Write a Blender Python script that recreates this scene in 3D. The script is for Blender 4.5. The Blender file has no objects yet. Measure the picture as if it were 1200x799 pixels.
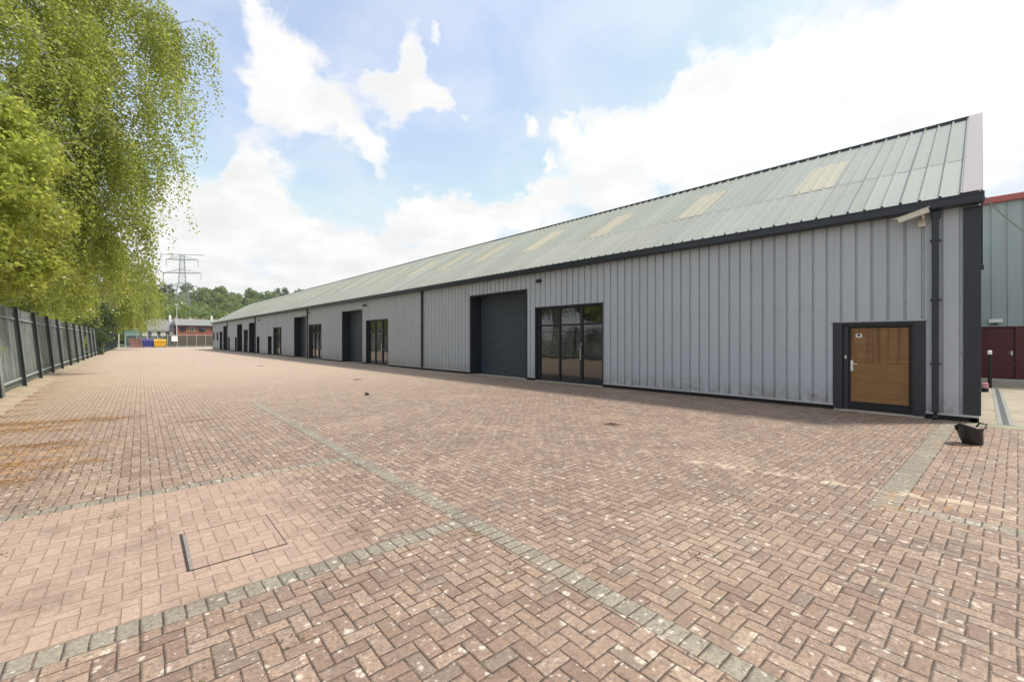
import bpy, math, random
import numpy as np
from mathutils import Vector, Matrix
random.seed(7); rng = np.random.default_rng(7)
sc = bpy.context.scene
COL = sc.collection
R = math.radians

# ------------------------------------------------------------------ node helpers
class NT:
    def __init__(s, nt): s.nt = nt
    def n(s, t, **kw):
        o = s.nt.nodes.new(t)
        for k, v in kw.items(): setattr(o, k, v)
        return o
    def setin(s, sock, v):
        if isinstance(v, bpy.types.NodeSocket): s.nt.links.new(v, sock)
        else: sock.default_value = v
    def m(s, op, a, b=0.0, c=0.0, clamp=False):
        o = s.n('ShaderNodeMath', operation=op); o.use_clamp = clamp
        for i, v in enumerate((a, b, c)): s.setin(o.inputs[i], v)
        return o.outputs[0]
    def vm(s, op, a, b=(0, 0, 0)):
        o = s.n('ShaderNodeVectorMath', operation=op)
        s.setin(o.inputs[0], a); s.setin(o.inputs[1], b)
        return o.outputs['Value'] if op in ('DOT_PRODUCT', 'LENGTH', 'DISTANCE') else o.outputs[0]
    def mix(s, f, a, b, bt='MIX'):
        o = s.n('ShaderNodeMix', data_type='RGBA', blend_type=bt)
        s.setin(o.inputs[0], f)
        for i, v in ((6, a), (7, b)):
            if isinstance(v, tuple) and len(v) == 3: v = v + (1,)
            s.setin(o.inputs[i], v)
        return o.outputs[2]
    def fmix(s, f, a, b):
        o = s.n('ShaderNodeMix', data_type='FLOAT')
        s.setin(o.inputs[0], f); s.setin(o.inputs[2], a); s.setin(o.inputs[3], b)
        return o.outputs[0]
    def ss(s, v, lo, hi, tlo=0.0, thi=1.0):
        o = s.n('ShaderNodeMapRange', interpolation_type='SMOOTHSTEP')
        s.setin(o.inputs[0], v); s.setin(o.inputs[1], lo); s.setin(o.inputs[2], hi)
        s.setin(o.inputs[3], tlo); s.setin(o.inputs[4], thi)
        return o.outputs[0]
    def noise(s, vec, scale, detail=3, rough=.5, dist=0.0, col=False):
        o = s.n('ShaderNodeTexNoise')
        s.setin(o.inputs['Vector'], vec); s.setin(o.inputs['Scale'], scale)
        o.inputs['Detail'].default_value = detail; o.inputs['Roughness'].default_value = rough
        o.inputs['Distortion'].default_value = dist
        return o.outputs['Color' if col else 'Fac']
    def ramp(s, v, stops, interp='LINEAR'):
        o = s.n('ShaderNodeValToRGB'); cr = o.color_ramp; cr.interpolation = interp
        while len(cr.elements) < len(stops): cr.elements.new(.5)
        for e, (p, c) in zip(cr.elements, stops): e.position = p; e.color = tuple(c) + (1,)
        s.setin(o.inputs[0], v); return o.outputs[0]
    def comb(s, x, y, z=0.0):
        o = s.n('ShaderNodeCombineXYZ')
        for i, v in enumerate((x, y, z)): s.setin(o.inputs[i], v)
        return o.outputs[0]
    def sep(s, v):
        o = s.n('ShaderNodeSeparateXYZ'); s.setin(o.inputs[0], v); return o.outputs
    def pos(s): return s.n('ShaderNodeNewGeometry').outputs['Position']
    def bump(s, h, dist=.01, strength=1.0):
        o = s.n('ShaderNodeBump'); s.setin(o.inputs['Height'], h)
        o.inputs['Distance'].default_value = dist; o.inputs['Strength'].default_value = strength
        return o.outputs[0]

def newmat(name):
    m = bpy.data.materials.new(name); m.use_nodes = True
    b = m.node_tree.nodes['Principled BSDF']
    return m, NT(m.node_tree), b

def simple(name, col, rough=.6, metal=0.0, var=.12, vs=3.0, streak=0.0, bump=0.0, bs=40.0, spec=.5, dirt=None, ior=None):
    m, t, b = newmat(name)
    p = t.pos()
    f = t.noise(p, vs, 4, .6)
    f = t.m('MULTIPLY_ADD', t.m('SUBTRACT', f, .5), var * 2, 1.0)
    if streak:
        sv = t.vm('MULTIPLY', p, (1, 1, .06))
        g = t.noise(sv, 9.0, 3, .6)
        f = t.m('MULTIPLY', f, t.m('MULTIPLY_ADD', t.m('SUBTRACT', g, .5), streak * 2, 1.0))
    c = t.vm('SCALE', col + (0,) if False else t.comb(*col)); nd = c.node
    t.setin(nd.inputs['Scale'], f)
    if dirt:
        z = t.sep(p)[2]
        dn = t.m('MULTIPLY', t.ss(z, 0.1, dirt[1], 1.0, 0.0), t.ss(t.noise(p, 5.0, 4, .65), .3, .8))
        c = t.mix(dn, c, dirt[0])
    t.setin(b.inputs['Base Color'], c)
    t.setin(b.inputs['Roughness'], t.m('MULTIPLY_ADD', t.m('SUBTRACT', t.noise(p, vs * 4, 3), .5), .15, rough))
    b.inputs['Metallic'].default_value = metal
    b.inputs['Specular IOR Level'].default_value = spec
    if ior: b.inputs['IOR'].default_value = ior
    if bump:
        t.setin(b.inputs['Normal'], t.bump(t.noise(p, bs, 4, .6), bump))
    return m

def leafmat(name, c1, c2, c3, trans=.5):
    m, t, b = newmat(name)
    g = t.n('ShaderNodeNewGeometry')
    col = t.ramp(g.outputs['Random Per Island'], [(0, c1), (.5, c2), (1, c3)])
    n = t.noise(g.outputs['Position'], .35, 2)
    col = t.mix(t.ss(n, .35, .65), col, t.mix(.5, col, c1))
    t.nt.nodes.remove(b)
    d = t.n('ShaderNodeBsdfPrincipled'); t.setin(d.inputs['Base Color'], col); d.inputs['Roughness'].default_value = .38
    d.inputs['Specular IOR Level'].default_value = .6
    tr = t.n('ShaderNodeBsdfTranslucent'); t.setin(tr.inputs[0], t.mix(.6, col, (c3[0] * 1.3, c3[1] * 1.25, c3[2] * .8)))
    mx = t.n('ShaderNodeMixShader'); mx.inputs[0].default_value = trans
    t.nt.links.new(d.outputs[0], mx.inputs[1]); t.nt.links.new(tr.outputs[0], mx.inputs[2])
    t.nt.links.new(mx.outputs[0], t.nt.nodes['Material Output'].inputs[0])
    return m

# ------------------------------------------------------------------ mesh helpers
def worigin(o):
    v = Vector((0, 0, 0))
    while o: v += o.location; o = o.parent
    return v

class MB:
    def __init__(s): s.v = []; s.f = []
    def quad(s, a, b, c, d):
        n = len(s.v); s.v += [a, b, c, d]; s.f.append((n, n + 1, n + 2, n + 3)); return s
    def poly(s, pts):
        n = len(s.v); s.v += list(pts); s.f.append(tuple(range(n, n + len(pts)))); return s
    def box(s, x0, x1, y0, y1, z0, z1):
        n = len(s.v)
        s.v += [(x, y, z) for z in (z0, z1) for y in (y0, y1) for x in (x0, x1)]
        for q in ((0, 2, 3, 1), (4, 5, 7, 6), (0, 1, 5, 4), (2, 6, 7, 3), (0, 4, 6, 2), (1, 3, 7, 5)):
            s.f.append(tuple(n + i for i in q))
        return s
    def bbox(s, x0, x1, y0, y1, z0, z1, b=.01):      # bevelled box
        n = len(s.v)
        X, Y, Z = (x0, x1), (y0, y1), (z0, z1)
        def vid(i, j, k, a):
            p = [X[i], Y[j], Z[k]]
            for ax in range(3):
                if ax != a:
                    sg = 1 if (i, j, k)[ax] == 0 else -1
                    p[ax] += sg * b
            return tuple(p)
        ids = {}
        for i in (0, 1):
            for j in (0, 1):
                for k in (0, 1):
                    for a in range(3):
                        ids[i, j, k, a] = len(s.v); s.v.append(vid(i, j, k, a))
        for a in range(3):
            o1, o2 = [q for q in range(3) if q != a]
            for e in (0, 1):
                def g(u, w):
                    t = [0, 0, 0]; t[a] = e; t[o1] = u; t[o2] = w; return ids[t[0], t[1], t[2], a]
                s.f.append((g(0, 0), g(1, 0), g(1, 1), g(0, 1)))
        for a in range(3):
            o1, o2 = [q for q in range(3) if q != a]
            for u in (0, 1):
                for w in (0, 1):
                    def g(e, ax):
                        t = [0, 0, 0]; t[a] = e; t[o1] = u; t[o2] = w; return ids[t[0], t[1], t[2], ax]
                    s.f.append((g(0, o1), g(1, o1), g(1, o2), g(0, o2)))
        for i in (0, 1):
            for j in (0, 1):
                for k in (0, 1): s.f.append(tuple(ids[i, j, k, a] for a in range(3)))
        return s
    def tube(s, pts, r, n=6, cap=True):
        pts = [Vector(p) for p in pts]
        if not hasattr(r, '__len__'): r = [r] * len(pts)
        base = len(s.v)
        for i, p in enumerate(pts):
            d = (pts[min(i + 1, len(pts) - 1)] - pts[max(i - 1, 0)])
            d = d.normalized() if d.length else Vector((0, 0, 1))
            a = d.cross(Vector((0, 0, 1)) if abs(d.z) < .9 else Vector((1, 0, 0))).normalized()
            b = d.cross(a)
            for k in range(n):
                t = 2 * math.pi * k / n
                s.v.append(tuple(p + (a * math.cos(t) + b * math.sin(t)) * r[i]))
        for i in range(len(pts) - 1):
            for k in range(n):
                a0 = base + i * n + k; a1 = base + i * n + (k + 1) % n
                s.f.append((a0, a1, a1 + n, a0 + n))
        if cap:
            s.f.append(tuple(base + k for k in range(n))[::-1])
            s.f.append(tuple(base + (len(pts) - 1) * n + k for k in range(n)))
        return s
    def build(s, name, mat, parent=None, smooth=False, local=False):
        me = bpy.data.meshes.new(name)
        off = Vector((0, 0, 0)) if (local or parent is None) else worigin(parent)
        me.from_pydata([(a[0] - off.x, a[1] - off.y, a[2] - off.z) for a in s.v], [], s.f)
        for m in (mat if isinstance(mat, (list, tuple)) else [mat]): me.materials.append(m)
        if smooth:
            for p in me.polygons: p.use_smooth = True
        o = bpy.data.objects.new(name, me); COL.objects.link(o)
        if parent: o.parent = parent
        # outward normals
        import bmesh
        bm = bmesh.new(); bm.from_mesh(me)
        bmesh.ops.recalc_face_normals(bm, faces=bm.faces); bm.to_mesh(me); bm.free()
        return o

def tag(o, label=None, cat=None, group=None, kind=None):
    if label: o['label'] = label
    if cat: o['category'] = cat
    if group: o['group'] = group
    if kind: o['kind'] = kind
    return o
def thing(name, label, cat, loc=(0, 0, 0), group=None, rz=0.0):
    o = bpy.data.objects.new(name, None); COL.objects.link(o)
    o.location = loc; o.rotation_euler = (0, 0, rz); o.empty_display_size = .3
    return tag(o, label, cat, group)
def copy_tree(o, parent=None):
    c = o.copy(); COL.objects.link(c)
    if parent: c.parent = parent
    for ch in list(o.children): copy_tree(ch, c)
    return c

def leaves(name, pts, size, mat, parent, spread=.5, aspect=.62, down=0.0):
    """many small leaf-shaped quads at pts (N,3), coordinates local to the parent"""
    N = len(pts)
    pts = np.asarray(pts, dtype=np.float32)
    a = rng.normal(size=(N, 3)); a[:, 2] -= down; a /= np.linalg.norm(a, axis=1)[:, None]
    b = rng.normal(size=(N, 3)); b -= (b * a).sum(1)[:, None] * a; b /= np.linalg.norm(b, axis=1)[:, None]
    sz = size * (1 + spread * (rng.random(N) - .5) * 2)[:, None]
    L = a * sz; W = b * sz * aspect
    v = np.empty((N, 4, 3), dtype=np.float32)
    v[:, 0] = pts - L * .5; v[:, 1] = pts + W * .5 - L * .08; v[:, 2] = pts + L * .5; v[:, 3] = pts - W * .5 - L * .08
    me = bpy.data.meshes.new(name)
    me.vertices.add(N * 4); me.vertices.foreach_set('co', v.ravel())
    me.loops.add(N * 4); me.loops.foreach_set('vertex_index', np.arange(N * 4, dtype=np.int32))
    me.polygons.add(N); me.polygons.foreach_set('loop_start', np.arange(0, N * 4, 4, dtype=np.int32))
    me.polygons.foreach_set('loop_total', np.full(N, 4, dtype=np.int32))
    me.update(calc_edges=True); me.materials.append(mat)
    o = bpy.data.objects.new(name, me); COL.objects.link(o); o.parent = parent
    return o

# ------------------------------------------------------------------ camera
H = 1.75
cam = bpy.data.cameras.new('camera'); co = bpy.data.objects.new('camera', cam); COL.objects.link(co)
cam.sensor_width = 36; cam.lens = 508 / 1200 * 36; cam.clip_end = 6000; cam.clip_start = .05
cam.shift_y = -1.5 / 1200
fw = Vector((.677, .736, 0)).normalized()
co.location = (0, 0, H)
co.rotation_euler = fw.to_track_quat('-Z', 'Y').to_euler()
sc.camera = co

# ------------------------------------------------------------------ sky and sun
SUN_AZ = Vector((.76, -.65, 0)).normalized(); SUN_EL = R(56)
sd = Vector((SUN_AZ.x * math.cos(SUN_EL), SUN_AZ.y * math.cos(SUN_EL), math.sin(SUN_EL)))
sl = bpy.data.lights.new('sun', 'SUN'); so = bpy.data.objects.new('sun', sl); COL.objects.link(so)
sl.energy = 2.7; sl.angle = R(6); sl.color = (1, .945, .865)
so.rotation_euler = sd.to_track_quat('Z', 'Y').to_euler(); so.location = (30, -20, 60)
w = bpy.data.worlds.new('World'); sc.world = w; w.use_nodes = True
t = NT(w.node_tree); bg = w.node_tree.nodes['Background']
sky = t.n('ShaderNodeTexSky', sky_type='NISHITA')
sky.sun_disc = False; sky.sun_elevation = SUN_EL; sky.sun_rotation = math.atan2(SUN_AZ.x, SUN_AZ.y)
sky.air_density = 1.0; sky.dust_density = 1.0; sky.ozone_density = 1.0
tc = t.n('ShaderNodeTexCoord').outputs['Generated']
D = t.vm('NORMALIZE', tc)
dx, dy, dz = t.sep(D)
den = t.m('ADD', t.m('MAXIMUM', dz, 0.0), .22)
plane = t.comb(t.m('DIVIDE', dx, den), t.m('DIVIDE', dy, den), 0.0)
n1 = t.noise(plane, 2.8, 10, .6, .35)
n2 = t.noise(t.vm('ADD', plane, (5.3, 2.1, 0)), 5.0, 8, .6, .2)
cov = t.m('ADD', t.m('MULTIPLY', t.m('SUBTRACT', n1, .5), 2.2), t.m('MULTIPLY', t.m('SUBTRACT', n2, .5), 1.5))
blobs = [((0.709, 0.633, 0.309), 333.0, 0.8), ((0.796, 0.518, 0.313), 311.8, 0.8), ((0.193, 0.975, 0.105), 150.7, 0.8), ((0.1, 0.987, 0.122), 428.5, 0.8), ((0.387, 0.908, 0.161), 352.1, 0.8), ((0.176, 0.823, 0.539), 363.9, 0.85), ((0.23, 0.829, 0.51), 357.7, 0.85), ((0.2, 0.875, 0.442), 421.3, 0.85), ((0.254, 0.861, 0.441), 369.3, 0.85), ((0.327, 0.846, 0.42), 515.1, 0.85), ((0.373, 0.834, 0.406), 1455.2, 0.85), ((0.411, 0.732, 0.544), 652.4, 0.85), ((0.366, 0.781, 0.507), 1097.7, 0.85), ((0.453, 0.68, 0.577), 2096.9, 0.85), ((0.432, 0.77, 0.47), 437.6, 0.85), ((0.496, 0.73, 0.469), 917.2, 0.85), ((0.403, 0.841, 0.362), 901.5, 0.85), ((0.184, 0.926, 0.33), 964.9, 0.85), ((0.214, 0.935, 0.284), 317.0, 0.85), ((0.136, 0.963, 0.233), 232.3, 0.85), ((0.074, 0.963, 0.258), 427.6, 0.85), ((0.076, 0.983, 0.165), 373.9, 0.85), ((0.246, 0.945, 0.217), 221.0, 0.85), ((0.321, 0.922, 0.217), 805.5, 0.85), ((0.504, 0.824, 0.258), 252.9, 0.85), ((0.448, 0.871, 0.201), 256.7, 0.85), ((0.594, 0.758, 0.27), 265.2, 0.85), ((0.677, 0.681, 0.28), 604.2, 0.85), ((0.573, 0.793, 0.207), 231.8, 0.85), ((0.207, 0.971, 0.123), 178.6, 0.85), ((0.358, 0.926, 0.124), 141.5, 0.85), ((0.113, 0.988, 0.108), 322.0, 0.85), ((0.61, 0.65, 0.453), 2089.8, 0.85), ((0.675, 0.579, 0.457), 1151.0, 0.85), ((0.676, 0.628, 0.386), 2927.8, 0.85), ((0.738, 0.541, 0.403), 242.2, 0.85), ((0.786, 0.452, 0.422), 182.9, 0.85), ((0.829, 0.353, 0.433), 167.9, 0.85), ((0.784, 0.531, 0.323), 251.8, 0.85), ((0.882, 0.267, 0.388), 113.6, 0.85), ((0.89, 0.166, 0.425), 105.4, 0.85), ((0.898, 0.063, 0.435), 104.4, 0.85), ((0.905, -0.014, 0.425), 158.3, 0.85), ((0.944, -0.023, 0.328), 125.7, 0.85), ((0.932, 0.085, 0.352), 157.5, 0.85), ((0.855, 0.38, 0.352), 130.2, 0.85), ((0.114, 0.94, 0.322), 1322.7, -0.6), ((0.358, 0.883, 0.304), 317.4, -0.6), ((0.571, 0.729, 0.378), 169.8, -0.6), ((0.514, 0.656, 0.553), 229.2, -0.6), ((0.627, 0.539, 0.562), 149.3, -0.6), ((0.732, 0.421, 0.536), 214.0, -0.6), ((0.098, 0.905, 0.415), 1232.3, -0.6), ((0.327, 0.766, 0.553), 1298.6, -0.6), ((0.637, 0.692, 0.339), 1800.7, -0.6), ((0.406, 0.866, 0.293), 990.6, -0.6), ((-0.7, -0.5, 0.4), 3.6, 0.9), ((-0.9, 0.3, 0.35), 10.6, 0.8), ((0.3, -0.9, 0.45), 5.2, 0.8), ((-0.2, -0.6, 0.8), 14.4, 0.7), ((-0.5, 0.75, 0.5), 20.8, 0.6), ((0.7, -0.5, 0.5), 14.4, 0.8)]
wv_ = t.vm('SUBTRACT', t.noise(D, 7.0, 9, .58, .2, col=True), (.5, .5, .5))
Dw = t.vm('NORMALIZE', t.vm('ADD', D, t.vm('ADD', t.vm('MULTIPLY', wv_, (.22, .22, .18)), t.vm('MULTIPLY', t.vm('SUBTRACT', t.noise(D, 26.0, 7, .65, .0, col=True), (.5, .5, .5)), (.07, .07, .06)))))
acc = 0.0
for c, kk, w_ in blobs:
    l = math.sqrt(sum(q * q for q in c)); c = tuple(q / l for q in c)
    e = t.m('EXPONENT', t.m('MULTIPLY_ADD', t.vm('DOT_PRODUCT', Dw, c), kk * 2, -kk * 2))
    acc = t.m('MULTIPLY_ADD', e, w_, acc)
acc = t.m('MINIMUM', t.m('MAXIMUM', acc, -.7), 1.0)
tot = t.m('ADD', t.m('SUBTRACT', acc, .38), cov)
veil = t.m('ADD', t.m('MULTIPLY', t.ss(n1, .35, .65, .12, 1.0), .34), t.ss(dz, .0, .35, .45, 0.0), clamp=True)
cm = t.m('MAXIMUM', t.ss(tot, -.34, .42), veil)
shade = t.ss(t.noise(t.vm('ADD', plane, (.15, -.1, 0)), 3.6, 8, .6), .30, .66, .86, 1.0)
shade = t.m('MAXIMUM', shade, t.ss(tot, .0, .7, .97, .8))
dsun = t.vm('DOT_PRODUCT', D, tuple(sd))
glow = t.ss(dsun, .1, 1.0, 1.0, 1.12)
CL = 5.2
cc = t.vm('SCALE', t.comb(CL * 1.0, CL * .995, CL * .985)); t.setin(cc.node.inputs['Scale'], t.m('MULTIPLY', shade, glow))
skyc = t.vm('SCALE', sky.outputs[0]); t.setin(skyc.node.inputs['Scale'], 1.15)
skyc = t.vm('MINIMUM', t.vm('ADD', skyc, (1.0, .95, .85)), (3.75, 4.2, 4.75))
col = t.mix(cm, skyc, cc)
t.setin(bg.inputs['Color'], col); bg.inputs['Strength'].default_value = .12
sc.view_settings.view_transform = 'Standard'; sc.view_settings.look = 'None'
sc.view_settings.exposure = .74; sc.view_settings.gamma = 1
sc.cycles.max_bounces = 8; sc.cycles.transparent_max_bounces = 8

# ------------------------------------------------------------------ materials
def clad_mat():
    m, t, b = newmat('grey_cladding_paint')
    P = t.pos(); x, y, z = t.sep(P)
    wn = t.n('ShaderNodeTexWhiteNoise', noise_dimensions='1D'); t.setin(wn.inputs['W'], t.m('FLOOR', t.m('DIVIDE', t.m('SUBTRACT', y, .06), .8865)))
    f = t.m('MULTIPLY_ADD', wn.outputs['Value'], .07, .96)
    f = t.m('MULTIPLY', f, t.m('MULTIPLY_ADD', t.noise(t.vm('MULTIPLY', P, (1, 1, .07)), 8.0, 4, .65), .16, .92))
    f = t.m('MULTIPLY', f, t.m('MULTIPLY_ADD', t.noise(P, .5, 4, .6), .12, .94))
    c = t.vm('SCALE', t.comb(.41, .445, .49)); t.setin(c.node.inputs['Scale'], f)
    # splash dirt at the foot, run-off streaks from the gutter
    dn = t.m('MULTIPLY', t.ss(z, .1, .75, 1, 0), t.ss(t.noise(P, 5.0, 5, .7), .32, .75))
    c = t.mix(dn, c, (.25, .225, .19))
    st = t.m('MULTIPLY', t.ss(z, 2.6, 4.7, 0, 1), t.ss(t.noise(t.vm('MULTIPLY', P, (1, 5, .12)), 3.0, 4, .7), .52, .75))
    c = t.mix(t.m('MULTIPLY', st, .35), c, (.30, .29, .27))
    # fixings in every trough
    fy = t.m('SUBTRACT', t.m('FRACT', t.m('DIVIDE', t.m('SUBTRACT', y, .06 + .264 - .14775), .2955)), .5)
    fz = t.m('SUBTRACT', t.m('FRACT', t.m('DIVIDE', t.m('SUBTRACT', z, .2), 1.15)), .1)
    dd = t.m('SQRT', t.m('ADD', t.m('POWER', t.m('MULTIPLY', fy, .2955), 2.0), t.m('POWER', t.m('MULTIPLY', fz, 1.15), 2.0)))
    c = t.mix(t.ss(dd, .009, .016, .8, 0), c, (.10, .10, .11))
    # lap line of the sheets
    c = t.mix(t.m('MULTIPLY', t.ss(t.m('ABSOLUTE', t.m('SUBTRACT', z, 2.52)), .002, .008, 1, 0), .35), c, (.16, .17, .18))
    t.setin(b.inputs['Base Color'], c)
    t.setin(b.inputs['Roughness'], t.m('MULTIPLY_ADD', t.noise(P, 2, 3), .2, .32))
    t.setin(b.inputs['Normal'], t.bump(t.noise(P, 1.6, 3), .012))
    return m
CLAD = clad_mat()
DARK = simple('anthracite_paint', (.018, .022, .032), .38, 0, .15, 2)
DARKROL = simple('roller_slate_paint', (.045, .06, .078), .42, 0, .1, 2, .08)
BLACK = simple('black_plinth', (.008, .008, .009), .7)
PALEFL = simple('light_grey_flashing', (.42, .43, .44), .5, var=.15, vs=4)
PINKFL = simple('pale_pink_verge_paint', (.36, .32, .325), .5, var=.05, streak=.05)
CONC = simple('threshold_concrete', (.42, .38, .32), .9, var=.25, vs=5, bump=.003)
METAL = simple('satin_steel', (.62, .62, .6), .35, .8)
WHITEP = simple('white_painted_metal', (.7, .7, .66), .45, var=.1)
CAMW = simple('weathered_cream_plastic', (.62, .6, .5), .45, var=.15, vs=12)

def glass_mat():
    m, t, b = newmat('dark_window_glass')
    b.inputs['Base Color'].default_value = (.012, .014, .014, 1)
    b.inputs['Roughness'].default_value = .02
    b.inputs['IOR'].default_value = 2.1
    t.setin(b.inputs['Normal'], t.bump(t.noise(t.pos(), 1.3, 1), .002))
    return m
GLASS = glass_mat()

def roof_mat(name, base, tint):
    m, t, b = newmat(name)
    p = t.pos(); x, y, z = t.sep(p)
    sheet = t.m('FLOOR', t.m('DIVIDE', y, .96))
    upper = t.m('GREATER_THAN', x, 15.5)
    wn = t.n('ShaderNodeTexWhiteNoise', noise_dimensions='2D'); t.setin(wn.inputs['Vector'], t.comb(sheet, upper))
    f = t.m('MULTIPLY_ADD', wn.outputs['Value'], .12, .93)
    c = t.mix(t.noise(p, .5, 4, .6), base, tint)
    c = t.mix(t.m('MULTIPLY', upper, .35), c, (base[0] * .82, base[1] * .9, base[2] * .88))
    # fine weathering and streaks down the slope
    st = t.noise(t.vm('MULTIPLY', p, (.5, 9, .5)), 2.2, 4, .65)
    f = t.m('MULTIPLY', f, t.m('MULTIPLY_ADD', st, .07, .965))
    # fixings: rows of dark washers along the purlins
    fy = t.m('SUBTRACT', t.m('FRACT', t.m('DIVIDE', y, .16)), .5)
    fx = t.m('SUBTRACT', t.m('FRACT', t.m('DIVIDE', t.m('SUBTRACT', x, 13.28), 1.07)), .06)
    dd = t.m('SQRT', t.m('ADD', t.m('POWER', t.m('MULTIPLY', fy, .16), 2.0), t.m('POWER', t.m('MULTIPLY', fx, 1.25), 2.0)))
    dot = t.ss(dd, .012, .022, 1, 0)
    spots = t.ss(t.noise(p, 14, 2), .70, .74)
    dot = t.m('MAXIMUM', dot, t.m('MULTIPLY', spots, .5))
    cc = t.vm('SCALE', c); t.setin(cc.node.inputs['Scale'], f)
    cc = t.mix(t.m('MULTIPLY', dot, .75), cc, (.12, .11, .09))
    t.setin(b.inputs['Base Color'], cc)
    b.inputs['Roughness'].default_value = .5
    return m
ROOFM = roof_mat('pale_sage_roof_sheet', (.375, .385, .34), (.31, .33, .30))
SKYLM = roof_mat('yellowed_rooflight_sheet', (.50, .455, .355), (.43, .40, .32))

def plywood():
    m, t, b = newmat('stained_plywood')
    p = t.pos(); x, y, z = t.sep(p)
    g = t.noise(t.vm('MULTIPLY', p, (1, .8, 14)), 3.0, 5, .65, .4)
    drip = t.noise(t.vm('MULTIPLY', p, (1, 16, .5)), 1.3, 3, .6)
    zz = t.ss(z, 1.25, 2.0)
    c = t.ramp(g, [(.25, (.16, .078, .024)), (.55, (.25, .128, .042)), (.8, (.33, .185, .07))])
    c = t.mix(t.m('MULTIPLY', t.ss(drip, .48, .62), t.m('MULTIPLY', t.m('GREATER_THAN', z, 1.2), .65)), c, (.085, .04, .012))
    c = t.mix(t.m('MULTIPLY', t.ss(t.noise(p, 2.2, 3), .5, .75), .35), c, (.15, .06, .015))
    seam = t.m('LESS_THAN', t.m('ABSOLUTE', t.m('SUBTRACT', z, 1.19)), .006)
    c = t.mix(seam, c, (.05, .025, .01))
    t.setin(b.inputs['Base Color'], c); b.inputs['Roughness'].default_value = .55
    return m
PLY = plywood()

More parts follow.
